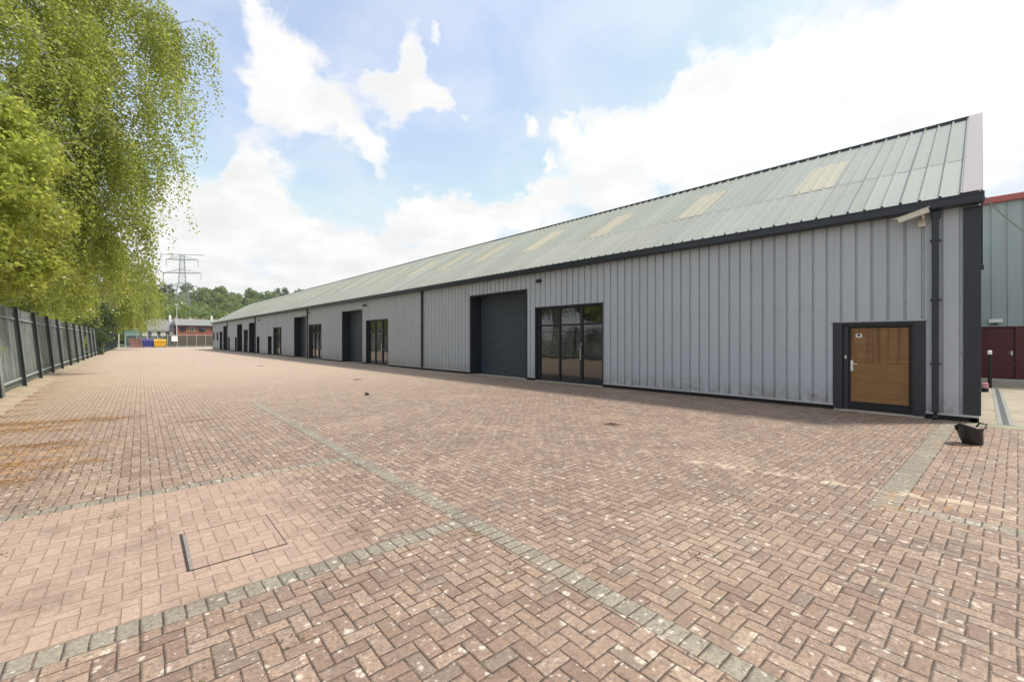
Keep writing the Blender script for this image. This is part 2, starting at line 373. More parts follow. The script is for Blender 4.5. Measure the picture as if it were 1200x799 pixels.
# ---- block paving
def paving():
    m, t, b = newmat('brindle_block_paving')
    P = t.pos(); x, y, z = t.sep(P)
    th = R(2)
    p = t.m('SUBTRACT', t.m('MULTIPLY', x, math.cos(th)), t.m('MULTIPLY', y, math.sin(th)))
    q = t.m('ADD', t.m('MULTIPLY', x, math.sin(th)), t.m('MULTIPLY', y, math.cos(th)))
    wob = t.noise(P, 1.1, 2, col=True); ws = t.sep(t.vm('SUBTRACT', wob, (.5, .5, .5)))
    wob2 = t.noise(P, 9.0, 2, col=True); w2 = t.sep(t.vm('SUBTRACT', wob2, (.5, .5, .5)))
    p = t.m('ADD', p, t.m('ADD', t.m('MULTIPLY', ws[0], .03), t.m('MULTIPLY', w2[0], .010)))
    q = t.m('ADD', q, t.m('ADD', t.m('MULTIPLY', ws[1], .03), t.m('MULTIPLY', w2[1], .010)))
    B = .100
    X = t.m('ADD', t.m('DIVIDE', p, B), 1000.0); Y = t.m('ADD', t.m('DIVIDE', q, B), 1000.0)
    i = t.m('FLOOR', X); j = t.m('FLOOR', Y)
    fx = t.m('FRACT', X); fy = t.m('FRACT', Y)
    mm = t.m('FLOORED_MODULO', t.m('SUBTRACT', i, j), 4.0)
    c = [t.m('COMPARE', mm, float(k), .5) for k in range(4)]
    dL = t.m('MULTIPLY_ADD', c[1], 10.0, fx); dR = t.m('MULTIPLY_ADD', c[0], 10.0, t.m('SUBTRACT', 1.0, fx))
    dB = t.m('MULTIPLY_ADD', c[2], 10.0, fy); dT = t.m('MULTIPLY_ADD', c[3], 10.0, t.m('SUBTRACT', 1.0, fy))
    d = t.m('MINIMUM', t.m('MINIMUM', dL, dR), t.m('MINIMUM', dB, dT))
    ix = t.m('SUBTRACT', i, c[1]); iy = t.m('SUBTRACT', j, c[2])
    ih = t.m('ADD', c[0], c[1])
    grey = 0.0
    # soldier-course bands of grey blocks
    def band(d, ix, iy, ih, grey, across, c0, hw, along, mask, step=B):
        off = t.m('ABSOLUTE', t.m('SUBTRACT', across, c0))
        inside = t.m('LESS_THAN', off, hw)
        if mask is not None: inside = t.m('MULTIPLY', inside, mask)
        A = t.m('ADD', t.m('DIVIDE', along, step), 1000.0); fa = t.m('FRACT', A)
        ea = t.m('MINIMUM', fa, t.m('SUBTRACT', 1.0, fa))
        eb = t.m('DIVIDE', t.m('SUBTRACT', hw, off), B)
        db = t.m('MINIMUM', ea, eb)
        # joint at the outer edge of the band too
        eo = t.m('DIVIDE', t.m('ABSOLUTE', t.m('SUBTRACT', off, hw)), B)
        dn = t.fmix(inside, d, db)
        if mask is None: dn = t.m('MINIMUM', dn, eo)
        return dn, t.fmix(inside, ix, t.m('FLOOR', A)), t.fmix(inside, iy, c0 * 7.1), t.fmix(inside, ih, 3.0), t.m('MAXIMUM', grey, inside)
    st = (d, ix, iy, ih, grey)
    left = t.m('LESS_THAN', p, 2.33)
    st = band(*st, q, 3.49, .095, p, left, .11)
    st = band(*st, q, 6.45, .095, p, left, .11)
    near = t.m('LESS_THAN', q, 14.0)
    st = band(*st, p, 2.42, .09, q, near, .115)
    rgt = t.m('GREATER_THAN', p, 5.9)
    st = band(*st, q, .93, .125, p, rgt, .11)
    rq = t.m('LESS_THAN', q, .77)
    st = band(*st, p, 6.05, .10, q, rq, .11)
    d, ix, iy, ih, grey = st
    d = t.m('ADD', d, t.m('MULTIPLY', t.m('SUBTRACT', t.noise(P, 55, 3, .6), .5), .09))
    wn = t.n('ShaderNodeTexWhiteNoise', noise_dimensions='3D'); t.setin(wn.inputs['Vector'], t.comb(ix, iy, ih))
    rnd = wn.outputs['Value']; rc = t.sep(wn.outputs['Color'])
    big = t.noise(P, .35, 4, .6)
    med = t.noise(P, 1.6, 4, .65)
    fine = t.noise(P, 60, 4, .7)
    # cleaner, newer pink blocks in the bay between the two cross bands
    bay = t.m('MULTIPLY', t.m('MULTIPLY', t.m('GREATER_THAN', q, 3.58), t.m('LESS_THAN', q, 6.36)), t.ss(t.m('ADD', p, t.m('MULTIPLY', med, .9)), 1.3, 2.3, 1, 0))
    bay = t.m('MULTIPLY', bay, 1.0)
    col = t.ramp(rnd, [(0, (.19, .122, .085)), (.3, (.255, .170, .118)), (.6, (.29, .198, .140)), (.85, (.34, .245, .178)), (1, (.185, .138, .105))])
    darkb = t.m('MULTIPLY', t.ss(big, .42, .62), t.ss(rc[1], .55, .95))
    col = t.mix(t.m('MULTIPLY', darkb, .55), col, (.15, .105, .09))
    gcol = t.ramp(rnd, [(0, (.18, .17, .13)), (.5, (.26, .245, .19)), (1, (.22, .20, .15))])
    col = t.mix(grey, col, gcol)
    col = t.mix(t.m('MULTIPLY', bay, .55), col, (.42, .305, .24))
    # grime between zones
    col = t.mix(t.ss(med, .48, .72, 0, .6), col, (.16, .115, .085))
    col = t.mix(t.m('MULTIPLY', t.ss(t.noise(P, 34, 5, .8), .44, .60), t.m('MULTIPLY_ADD', bay, -.4, .72)), col, (.12, .09, .075))
    col = t.mix(t.m('MULTIPLY', t.ss(t.noise(P, 13, 4, .7), .5, .75), t.m('MULTIPLY_ADD', bay, -.3, .4)), col, (.40, .31, .25))
    col = t.mix(t.m('MULTIPLY', t.ss(t.noise(P, 110, 3, .8), .55, .7), .5), col, (.5, .42, .36))
    # efflorescence and lichen spots
    vo = t.n('ShaderNodeTexVoronoi', feature='F1'); wv = t.vm('ADD', P, t.vm('SCALE', wob2)); wv.node.inputs[1]
    t.setin(vo.inputs['Vector'], t.vm('ADD', P, t.vm('MULTIPLY', wob2, (.07, .07, 0)))); vo.inputs['Scale'].default_value = 12.0
    sr = t.sep(vo.outputs['Color'])
    rad = t.m('MULTIPLY', t.m('POWER', sr[0], 1.5), .38)
    sp = t.m('SUBTRACT', 1.0, t.ss(t.m('DIVIDE', vo.outputs['Distance'], t.m('ADD', rad, .02)), .6, 1.15))
    dens = t.m('ADD', t.m('MULTIPLY', t.noise(P, .6, 4, .6), 1.8), t.m('MULTIPLY', t.noise(P, 3.2, 2), .5))
    spm = t.m('MULTIPLY', sp, t.m('GREATER_THAN', t.m('ADD', dens, t.m('MULTIPLY', sr[1], .5)), 1.12))
    spm = t.m('MULTIPLY', spm, t.m('MULTIPLY_ADD', t.ss(t.noise(P, 45, 3, .7), .3, .6), .9, .15), clamp=True)
    spm = t.m('MULTIPLY', spm, t.m('MULTIPLY_ADD', bay, -.85, 1.0))
    spm = t.m('MULTIPLY', spm, t.ss(t.noise(P, 22, 3, .7), .34, .46))
    col = t.mix(t.m('MULTIPLY', spm, .8), col, (.56, .51, .43))
    vo2 = t.n('ShaderNodeTexVoronoi', feature='F1'); t.setin(vo2.inputs['Vector'], P); vo2.inputs['Scale'].default_value = 26.0
    s2 = t.sep(vo2.outputs['Color'])
    sp2 = t.m('MULTIPLY', t.ss(t.m('ADD', vo2.outputs['Distance'], t.m('MULTIPLY', t.m('SUBTRACT', fine, .5), .3)), .10, t.m('MULTIPLY_ADD', s2[1], .26, .14), 1, 0), t.ss(t.m('ADD', s2[0], t.m('MULTIPLY', t.noise(P, 1.1, 4, .65), .9)), .92, 1.1))
    sp2 = t.m('MULTIPLY', sp2, t.m('MULTIPLY_ADD', bay, -.8, 1.0))
    col = t.mix(t.m('MULTIPLY', sp2, .62), col, (.55, .49, .42))
    # sandy wear tracks and rusty stains, then painted distant sheen
    sandn = t.ss(t.noise(t.vm('ADD', P, (9, 3, 0)), .55, 5, .65, .6), .52, .75)
    far_sheen = t.ss(y, 6, 30)
    col = t.mix(t.m('MULTIPLY', sandn, .35), col, (.45, .34, .24))
    col = t.mix(t.m('MULTIPLY', far_sheen, .65), col, (.54, .425, .325))  # blocks paler with distance: grazing sheen painted into their colour
    # pale drag marks at the right
    ln = t.m('MULTIPLY', t.ss(t.m('ABSOLUTE', t.m('ADD', t.m('SUBTRACT', x, 6.9), t.m('ADD', t.m('MULTIPLY', y, .22), t.m('MULTIPLY', med, .3)))), .02, .14, 1, 0), t.m('MULTIPLY', t.m('LESS_THAN', y, 3.0), t.ss(t.noise(P, 6, 3), .4, .6)))
    col = t.mix(t.m('MULTIPLY', ln, .7), col, (.55, .45, .33))
    def near_pt(cx, cy, r0, r1):
        dd = t.vm('DISTANCE', t.comb(x, y, 0.0), (cx, cy, 0)); return t.ss(dd, r0, r1, 1, 0)
    orange = t.m('MAXIMUM', near_pt(-1.2, 9.6, .3, 2.8), t.m('MAXIMUM', near_pt(-1.6, 13, .3, 3.0), near_pt(10.2, .35, .1, .75)))
    orange = t.m('MAXIMUM', orange, t.m('MULTIPLY', near_pt(6.3, .4, .1, 1.1), .8))
    edge = t.m('SUBTRACT', x, t.m('MULTIPLY_ADD', y, .0226, -2.50))
    sm = t.m('MULTIPLY', t.ss(t.m('ADD', edge, t.m('MULTIPLY', t.m('SUBTRACT', t.noise(P, 1.3, 5, .7), .5), 2.0)), -.1, 1.5, 1, 0), t.ss(t.noise(P, 11, 5, .75), .38, .6))
    col = t.mix(t.m('MULTIPLY', sm, .85), col, t.mix(t.noise(P, 3, 4, .7), (.22, .15, .09), (.42, .32, .21)))
    on = t.ss(t.m('ADD', t.noise(t.vm('MULTIPLY', P, (1, 2.4, 1)), 2.6, 6, .72), t.m('MULTIPLY', orange, .12)), .61, .68)
    col = t.mix(t.m('MULTIPLY', t.m('MULTIPLY', t.m('MULTIPLY', on, orange), t.ss(t.noise(P, 38, 4, .75), .40, .56)), .9), col, (.44, .22, .07))
    # joint
    jw = t.m('MULTIPLY_ADD', t.ss(t.noise(P, 2.3, 4, .7), .45, .72), .055, .042)
    jw = t.m('MULTIPLY', jw, t.m('MULTIPLY_ADD', bay, -.35, 1.0))
    jt = t.ss(t.m('DIVIDE', d, jw), .45, 1.15, 1, 0)
    jc = t.mix(t.ss(t.noise(P, 7, 4, .65), .5, .7), (.040, .026, .016), (.14, .08, .035))
    jc = t.mix(t.ss(t.noise(P, 3.1, 4, .65), .60, .72), jc, (.12, .12, .05))
    jc = t.mix(bay, jc, (.27, .17, .10))
    ja = t.m('MULTIPLY', jt, t.m('MULTIPLY_ADD', bay, -.30, .95))
    ja = t.m('MULTIPLY', ja, t.ss(t.noise(t.vm('ADD', P, (3, 7, 0)), 4.5, 4, .7), .3, .52, .45, 1.0))
    col = t.mix(ja, col, jc)
    col = t.mix(1.0, col, (1.20, 1.18, 1.14), 'MULTIPLY')
    t.setin(b.inputs['Base Color'], col)
    b.inputs['Roughness'].default_value = .66
    b.inputs['Specular IOR Level'].default_value = .5
    hgt = t.m('ADD', t.m('MULTIPLY', t.ss(d, .02, t.m('MULTIPLY', jw, 2.6)), 1.0), t.m('ADD', t.m('MULTIPLY', fine, .22), t.m('MULTIPLY', t.m('SUBTRACT', rc[2], .5), .25)))
    t.setin(b.inputs['Normal'], t.bump(t.m('ADD', hgt, t.m('MULTIPLY', t.noise(P, 24, 3, .6), .35)), .006, 1.0))
    return m
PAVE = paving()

def ground_mat():
    m, t, b = newmat('rough_grass_ground')
    P = t.pos()
    c = t.ramp(t.noise(P, .4, 6, .7), [(.3, (.05, .075, .02)), (.5, (.085, .11, .03)), (.7, (.14, .12, .06))])
    t.setin(b.inputs['Base Color'], c); b.inputs['Roughness'].default_value = .95
    t.setin(b.inputs['Normal'], t.bump(t.noise(P, 14, 4), .05))
    return m
GRASS = ground_mat()

def concrete_mat():
    m, t, b = newmat('cast_concrete_slabs')
    P = t.pos(); x, y, z = t.sep(P)
    c = t.ramp(t.noise(P, 1.2, 6, .65), [(.25, (.25, .21, .14)), (.5, (.35, .30, .22)), (.75, (.40, .36, .28))])
    j1 = t.m('ABSOLUTE', t.m('SUBTRACT', t.m('FRACT', t.m('DIVIDE', t.m('SUBTRACT', x, 12.2), 3.9)), .5))
    j2 = t.m('ABSOLUTE', t.m('SUBTRACT', t.m('FRACT', t.m('DIVIDE', t.m('ADD', y, .25), 4.0)), .0))
    jt = t.ss(j1, .002, .006, 1, 0)
    c = t.mix(t.m('MULTIPLY', jt, .7), c, (.12, .10, .07))
    moss = t.m('MULTIPLY', t.ss(x, 13.3, 13.9, 1, 0), t.ss(t.noise(P, 4, 5, .7), .35, .6))
    c = t.mix(t.m('MULTIPLY', moss, .75), c, (.20, .22, .14))
    t.setin(b.inputs['Base Color'], c); b.inputs['Roughness'].default_value = .85
    t.setin(b.inputs['Normal'], t.bump(t.noise(P, 60, 4), .004))
    return m
CSLAB = concrete_mat()
def sandy():
    m, t, b = newmat('sandy_kerb_margin')
    P = t.pos()
    c = t.ramp(t.noise(P, 2.2, 6, .72), [(.25, (.17, .13, .08)), (.45, (.36, .29, .20)), (.62, (.45, .36, .26)), (.8, (.30, .26, .2))])
    c = t.mix(t.ss(t.noise(P, .9, 4, .7), .55, .7, 0, .6), c, (.42, .24, .10))
    t.setin(b.inputs['Base Color'], c); b.inputs['Roughness'].default_value = .95
    t.setin(b.inputs['Normal'], t.bump(t.noise(P, 25, 5, .7), .02))
    return m
SANDY = sandy()
def pale_mat():
    m, t, b = newmat('weathered_green_grey_steel')
    P = t.pos(); x, y, z = t.sep(P)
    wn = t.n('ShaderNodeTexWhiteNoise', noise_dimensions='1D'); t.setin(wn.inputs['W'], t.m('FLOOR', t.m('DIVIDE', y, .074)))
    f = t.m('MULTIPLY', t.m('MULTIPLY_ADD', wn.outputs['Value'], .55, .62), t.m('MULTIPLY_ADD', t.noise(t.vm('MULTIPLY', P, (1, 3, .5)), 2.0, 4, .7), .8, .6))
    c = t.vm('SCALE', t.mix(t.ss(t.noise(P, 1.5, 3), .45, .7), (.37, .40, .39), (.27, .31, .28))); t.setin(c.node.inputs['Scale'], f)
    c = t.mix(t.m('MULTIPLY', t.ss(z, .1, .9, 1, 0), .5), c, (.12, .13, .07))
    t.setin(b.inputs['Base Color'], c); b.inputs['Roughness'].default_value = .5
    return m
GALV = pale_mat()
GALVR = simple('dull_steel_rail', (.27, .29, .28), .5, 0, .25, 3)
GALVP = simple('dark_green_post_paint', (.045, .06, .058), .5, 0, .2, 3, .1)
BRICK = simple('red_brick', (.27, .095, .055), .85, 0, .2, 1.2)
RENDERW = simple('white_render', (.74, .74, .70), .8, var=.08)
SLATE = simple('grey_roof_slate', (.21, .20, .195), .7, 0, .15, .6)
GREENFELT = simple('grey_green_metal_roof', (.23, .24, .21), .6, 0, .12, .6)
MAROON = simple('maroon_paint', (.09, .006, .011), .4, 0, .12, 3)
REDTRIM = simple('faded_red_trim', (.42, .11, .10), .5, 0, .1, 3)
TEAL = simple('pale_teal_cladding', (.33, .395, .40), .45, 0, .06, .8, .08)
LEAF_A = leafmat('lime_green_leaves', (.17, .22, .04), (.34, .40, .07), (.52, .56, .16), .6)
LEAF_B = leafmat('birch_leaves', (.13, .175, .04), (.30, .36, .07), (.50, .54, .15), .58)
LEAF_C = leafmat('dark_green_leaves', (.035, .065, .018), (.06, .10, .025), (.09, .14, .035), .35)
BARK = simple('grey_brown_bark', (.16, .13, .10), .9, 0, .35, 4, .3, .02, 12)
BARKW = simple('birch_bark', (.42, .38, .33), .85, 0, .4, 3, 0, .01, 12)

# ------------------------------------------------------------------ setting: ground sheets
# fence line (world x,y): bends gently to the right as it recedes
FL = [(-2.55, 6.0), (-2.5, 20.0), (-2.42, 29.0), (-2.25, 38.0), (-2.0, 45.0), (-1.7, 55.0), (-1.45, 62.0), (-.9, 80.0), (-.2, 104.0), (.5, 127.0)]
def fx_at(y):
    for (a, b), (c, d_) in zip(FL, FL[1:]):
        if y <= d_: return a + (c - a) * (y - b) / (d_ - b)
    return FL[-1][0]
g = MB(); S = 3000
g.quad((-S, -S, -.06), (S, -S, -.06), (S, S, -.06), (-S, S, -.06))
tag(g.build('ground', GRASS), kind='structure')
pv = MB()
ys = [-40, 6, 20, 29, 38, 45, 55, 62, 80, 104, 127.6]
for a, b_ in zip(ys, ys[1:]):
    pv.quad((fx_at(max(a, 6)) + .55, a, 0), (12.95 if a < 0 else 13.6, a, 0), (12.95 if a < 0 else 13.6, min(b_, 127.6), 0), (fx_at(max(b_, 6)) + .55, b_, 0)) if a >= 0 else None
pv = MB()
rows = [-40, -.02, -.02, 6, 20, 29, 38, 45, 55, 62, 80, 95.6, 104, 127.6]
for a, b_ in zip(rows, rows[1:]):
    if a == b_: continue
    xr = 12.95 if b_ <= 0 else (13.45 if b_ <= 95.7 else 34)
    pv.quad((fx_at(max(a, 6)) + .55, a, 0), (xr, a, 0), (xr, b_, 0), (fx_at(max(b_, 6)) + .55, b_, 0))
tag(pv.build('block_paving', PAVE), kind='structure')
mg = MB()
for a, b_ in zip(ys, ys[1:]):
    xa, xb = fx_at(max(a, 6)), fx_at(max(b_, 6))
    n = max(1, int((b_ - a) / 2))
    for k in range(n):
        y0 = a + (b_ - a) * k / n; y1 = a + (b_ - a) * (k + 1) / n
        x0 = fx_at(max(y0, 6)); x1 = fx_at(max(y1, 6))
        mg.quad((x0 - .6, y0, .05), (x0 + .18, y0, .035), (x1 + .18, y1, .035), (x1 - .6, y1, .05))
        mg.quad((x0 + .18, y0, .035), (x0 + .62, y0, .004), (x1 + .62, y1, .004), (x1 + .18, y1, .035))
tag(mg.build('verge', SANDY), kind='structure')
cs = MB(); cs.quad((12.95, -40, .003), (27.6, -40, .003), (27.6, .25, .003), (12.95, .25, .003))
tag(cs.build('concrete_path', CSLAB), kind='structure')
kb = MB(); kb.bbox(26.2, 27.5, -12, 2, -.02, .12, .02)
tag(kb.build('pavement', CONC), kind='structure')
road = MB(); road.quad((-60, 127.6, -.012), (60, 127.6, -.012), (60, 146, -.012), (-60, 146, -.012))
tag(road.build('road', simple('asphalt', (.16, .15, .14), .9)), kind='structure')

# ------------------------------------------------------------------ the long industrial building
FX = 13.34; LEN = 95.3; EZ = 4.80; EX = 13.15; RX = 19.5; RZ = 8.60; BX = 2 * RX - FX
slope = (RZ - EZ) / (RX - EX)
bld = thing('industrial_building', 'long low grey ribbed metal industrial building with pale sage pitched roof and dark roller doors', 'building', (FX, 0, 0))

PITCH = .2955
def prof(yv):          # depth behind the crown of the cladding at distance yv
    u = (yv - .06) % PITCH
    g0 = .236
    if u < g0: return 0.0
    if u < g0 + .008: return .045 * (u - g0) / .008
    if u < PITCH - .010: return .045
    return .045 * (PITCH - u) / .010
def breaks(y0, y1):
    out = [y0, y1]
    k = math.floor((y0 - .06) / PITCH) - 1
    while True:
        b0 = .06 + k * PITCH
        if b0 > y1: break
        for o in (0, .236, .244, PITCH - .010):
            if y0 < b0 + o < y1: out.append(b0 + o)
        k += 1
    return sorted(set(round(v, 4) for v in out))
RD = [(13.51, 17.66), (30.6, 34.4), (43.2, 46.75), (62.95, 66.35), (70.5, 73.9), (81.6, 84.7)]
GD = [(9.52, 13.02), (26.57, 29.95), (39.0, 42.3), (51.2, 54.4), (66.9, 69.5), (85.5, 87.9)]
PD = [(.87, 2.56), (55.1, 56.75), (60.75, 62.1), (74.1, 75.35), (79.4, 80.6)]
WN = [(89.4, 90.9), (93.2, 94.4)]
openings = [(a, b, 0, 3.97) for a, b in RD] + [(a, b, 0, 3.13) for a, b in GD] + [(PD[0][0], PD[0][1], 0, 2.17)] + \
           [(a, b, 0, 2.15) for a, b in PD[1:]] + [(a, b, 1.66, 3.0) for a, b in WN]
Y0, Y1 = .06, LEN - .05
ybr = breaks(Y0, Y1)
for o in openings: ybr += [o[0], o[1]]
ybr = sorted(set(ybr))
Zb, Zt = .12, 4.66
cw = MB()
for a, b_ in zip(ybr, ybr[1:]):
    if b_ - a < 1e-4: continue
    mid = (a + b_) / 2; spans = [(Zb, Zt)]
    for o in openings:
        if o[0] < mid < o[1]:
            spans = [(o[3], Zt)] if o[2] == 0 else [(Zb, o[2]), (o[3], Zt)]
    xa, xb = FX + prof(a + 1e-5), FX + prof(b_ - 1e-5)
    for z0, z1 in spans: cw.quad((xa, a, z0), (xb, b_, z0), (xb, b_, z1), (xa, a, z1))
front = cw.build('wall', CLAD, bld); front['label'] = 'grey ribbed front cladding'
def solid_runs(zlev=.06):
    runs = []; cur = Y0
    for o in sorted(o for o in openings if o[2] == 0):
        runs.append((cur, o[0])); cur = o[1]
    runs.append((cur, Y1)); return runs
for a, b_ in solid_runs():
    pl = MB(); fl = MB()
    pl.box(FX + .05, FX + .25, a, b_, 0, Zb + .01)
    fl.box(FX - .02, FX + .03, a, b_, Zb - .012, Zb + .035)
    pl.build('plinth', BLACK, bld); fl.build('drip_flashing', PALEFL, bld)
# gable walls and rear wall
def gable(y, sgn):
    mb = MB(); xs = breaks(FX + .02, BX - .02)
    for a, b_ in zip(xs, xs[1:]):
        za = RZ - .12 - slope * abs(a - RX); zb = RZ - .12 - slope * abs(b_ - RX)
        mb.quad((a, y + sgn * prof(a), Zb), (b_, y + sgn * prof(b_), Zb), (b_, y + sgn * prof(b_), zb), (a, y + sgn * prof(a), za))
    return mb
w1 = gable(.06, 1).build('wall', CLAD, bld); w2 = gable(LEN - .06, -1).build('wall', CLAD, bld)
rw = MB().box(BX - .06, BX, .07, LEN - .07, 0, EZ - .15).build('wall', CLAD, bld)
for o_, n_ in ((w1, 'end gable cladding nearest the camera'), (w2, 'far end gable cladding'), (rw, 'plain rear wall')): o_['label'] = n_
pp = MB().box(FX + .05, BX - .05, .09, .2, 0, Zb + .01).build('plinth', BLACK, bld)
# roof sheets
RP = .32
def rib(yv):
    u = (yv - .28) % RP
    if u < .014: return .048 * u / .010
    if u < .046: return .048
    if u < .06: return .048 * (.06 - u) / .014
    return 0.0
def rbreaks(y0, y1):
    out = [y0, y1]; k = math.floor((y0 - .28) / RP) - 1
    while .28 + k * RP < y1:
        for o in (0, .014, .046, .06):
            v = .28 + k * RP + o
            if y0 < v < y1: out.append(v)
        k += 1
    return sorted(out)
nrm = Vector((-slope, 0, 1)).normalized()
def rsheet(mb, y0, y1, xa, xb, lift, side=1):
    bs = rbreaks(y0, y1)
    def P(x, yv, h):
        zz = EZ + slope * (x - EX)
        X_ = x + nrm.x * (h + lift); Z_ = zz + nrm.z * (h + lift)
        if side < 0: X_ = 2 * RX - X_
        return (X_, yv, Z_)
    for a, b_ in zip(bs, bs[1:]):
        mb.quad(P(xa, a, rib(a)), P(xa, b_, rib(b_)), P(xb, b_, rib(b_)), P(xb, a, rib(a)))
        # open rib ends show as dark profile at the eave
RFY0, RFY1 = .06, LEN + .05
rm = MB(); rsheet(rm, RFY0, RFY1, EX, 15.56, 0); rsheet(rm, RFY0, RFY1, 15.5, RX - .06, .006)
rsheet(rm, RFY0, RFY1, EX, RX - .06, 0, -1)
roof = rm.build('roof', ROOFM, bld); roof['label'] = 'pale sage green ribbed metal roof'
k = 0
while 3.36 + 4.08 * k < 92:
    yc = .28 + round((3.36 + 4.08 * k - .28) / RP) * RP + .03
    s_ = MB(); rsheet(s_, yc - 1.5 * RP - .04, yc + 1.5 * RP + .04, 15.5, 17.9, .013)
    o_ = s_.build('skylight', SKYLM, roof)
    if k == 0: o_['label'] = 'yellowed translucent roof panel'
    k += 1
rc_ = MB().box(RX - .16, RX + .16, .301, RFY1, RZ - .10, RZ + .015)
rc_.build('ridge_cap', DARK, roof)
vf = MB()
for (xa, xb) in ((EX - .05, RX + .0),):
    for side in (1, -1):
        pts = []
        for yy in (.012, .30):
            for x in (xa, xb):
                for h in (.05, .062):
                    zz = EZ + slope * (x - EX); X_ = x + nrm.x * h; Z_ = zz + nrm.z * h
                    if x == xb: X_ = RX; Z_ = RZ + h * 1.17
                    if side < 0: X_ = 2 * RX - X_
                    pts.append((X_, yy, Z_))
        n = len(vf.v); vf.v += pts
        for q_ in ((0, 1, 3, 2), (4, 6, 7, 5), (0, 4, 5, 1), (2, 3, 7, 6), (1, 5, 7, 3), (0, 2, 6, 4)): vf.f.append(tuple(n + i_ for i_ in q_))
        # drop on the gable face
        za, zb = EZ + .05, RZ + .07
        X0, X1 = (xa, RX) if side > 0 else (2 * RX - xa, RX)
        vf.quad((X0, .009, za - .25), (X1, .009, zb - .25), (X1, .009, zb), (X0, .009, za))
vf.build('verge_flashing', PINKFL, roof)
sh = MB()
# dark shadow-gap filler along inner side of verge
# eave gutter: box gutter with rolled lip
gu = MB(); gx0, gx1, gz0, gz1 = 13.06, 13.315, 4.575, 4.79
gu.bbox(gx0, gx1, -.02, LEN + .08, gz0, gz1 - .02, .02)
gu.bbox(gx0 - .012, gx0 + .02, -.02, LEN + .08, gz1 - .045, gz1, .006)
gt = gu.build('gutter', DARK, bld)
gu2 = MB(); gu2.bbox(2 * RX - gx1, 2 * RX - gx0, -.02, LEN + .08, gz0, gz1 - .02, .02); gu2.build('gutter', DARK, bld)
# corner trims
for ya, yb in ((.03, .29), (LEN - .2, LEN)):
    MB().bbox(FX - .018, FX + .2, ya, yb, Zb + .036, Zt - .1, .004).build('corner_trim', DARK, bld)
# downpipes
for yc in (.71, 22.2, 42.62, 62.72, 81.2):
    d_ = MB(); d_.bbox(FX - .115, FX - .012, yc - .055, yc + .055, .16, 4.60, .012)
    d_.bbox(FX - .13, FX - .005, yc - .075, yc + .075, 4.40, 4.575, .01)
    for z_ in (1.2, 2.6, 3.9): d_.bbox(FX - .122, FX + .01, yc - .085, yc + .085, z_, z_ + .04, .004)
    d_.tube([(FX - .06, yc, .2), (FX - .06, yc, .1), (FX - .16, yc, .02)], .05, 8)
    d_.build('downpipe', DARK, bld)

def frame_open(y0, y1, z1, depth, mat, name, flange=.12, z0=0.0, top=.06, t_=.02):
    """flange proud of the cladding, reveals going back to depth"""
    mb = MB(); X0 = FX - .016; zb_ = z0 if z0 else .03
    mb.box(X0, FX - .004, y0 - .004, y0 + flange, zb_, z1 + .004); mb.box(X0, FX - .004, y1 - flange, y1 + .004, zb_, z1 + .004)
    mb.box(X0, FX - .004, y0 + flange, y1 - flange, z1 - top, z1 + .004)
    mb.box(FX - .004, FX + depth, y0 + flange - t_, y0 + flange, zb_, z1 - top); mb.box(FX - .004, FX + depth, y1 - flange, y1 - flange + t_, zb_, z1 - top)
    mb.box(FX - .004, FX + depth, y0 + flange, y1 - flange, z1 - top, z1 - top + t_)
    if z0: mb.box(X0, FX + depth, y0, y1, z0 - .03, z0)
    return mb
for n_, (a, b_) in enumerate(RD):
    dep = .60; fr = .10
    ya, yb, zt = a + fr, b_ - fr, 3.91
    cu = MB(); nsl = 35; hh = (zt + .02) / nsl
    for s_ in range(nsl):
        z0 = s_ * hh
        sec = [(0, 0), (.018, .012), (.026, .045), (.024, .075), (.008, .100), (0, hh)]
        for (da, za), (db, zb2) in zip(sec, sec[1:]):
            cu.quad((FX + dep - da, ya, z0 + za + .05), (FX + dep - da, yb, z0 + za + .05), (FX + dep - db, yb, z0 + zb2 + .05), (FX + dep - db, ya, z0 + zb2 + .05))
    cu.bbox(FX + dep - .05, FX + dep + .01, ya, yb, .012, .055, .005)
    cd = cu.build('roller_door', DARKROL, bld)
    fm = frame_open(a, b_, 3.97, dep + .02, DARK, 'door_frame', fr)
    for yy in (ya, yb - .09): fm.box(FX + dep - .10, FX + dep - .035, yy, yy + .09, .03, zt)
    fm.build('door_frame', DARK, cd)
    MB().box(FX - .06, FX + dep + .1, a + .02, b_ - .02, -.02, .012).build('threshold', CONC, cd)
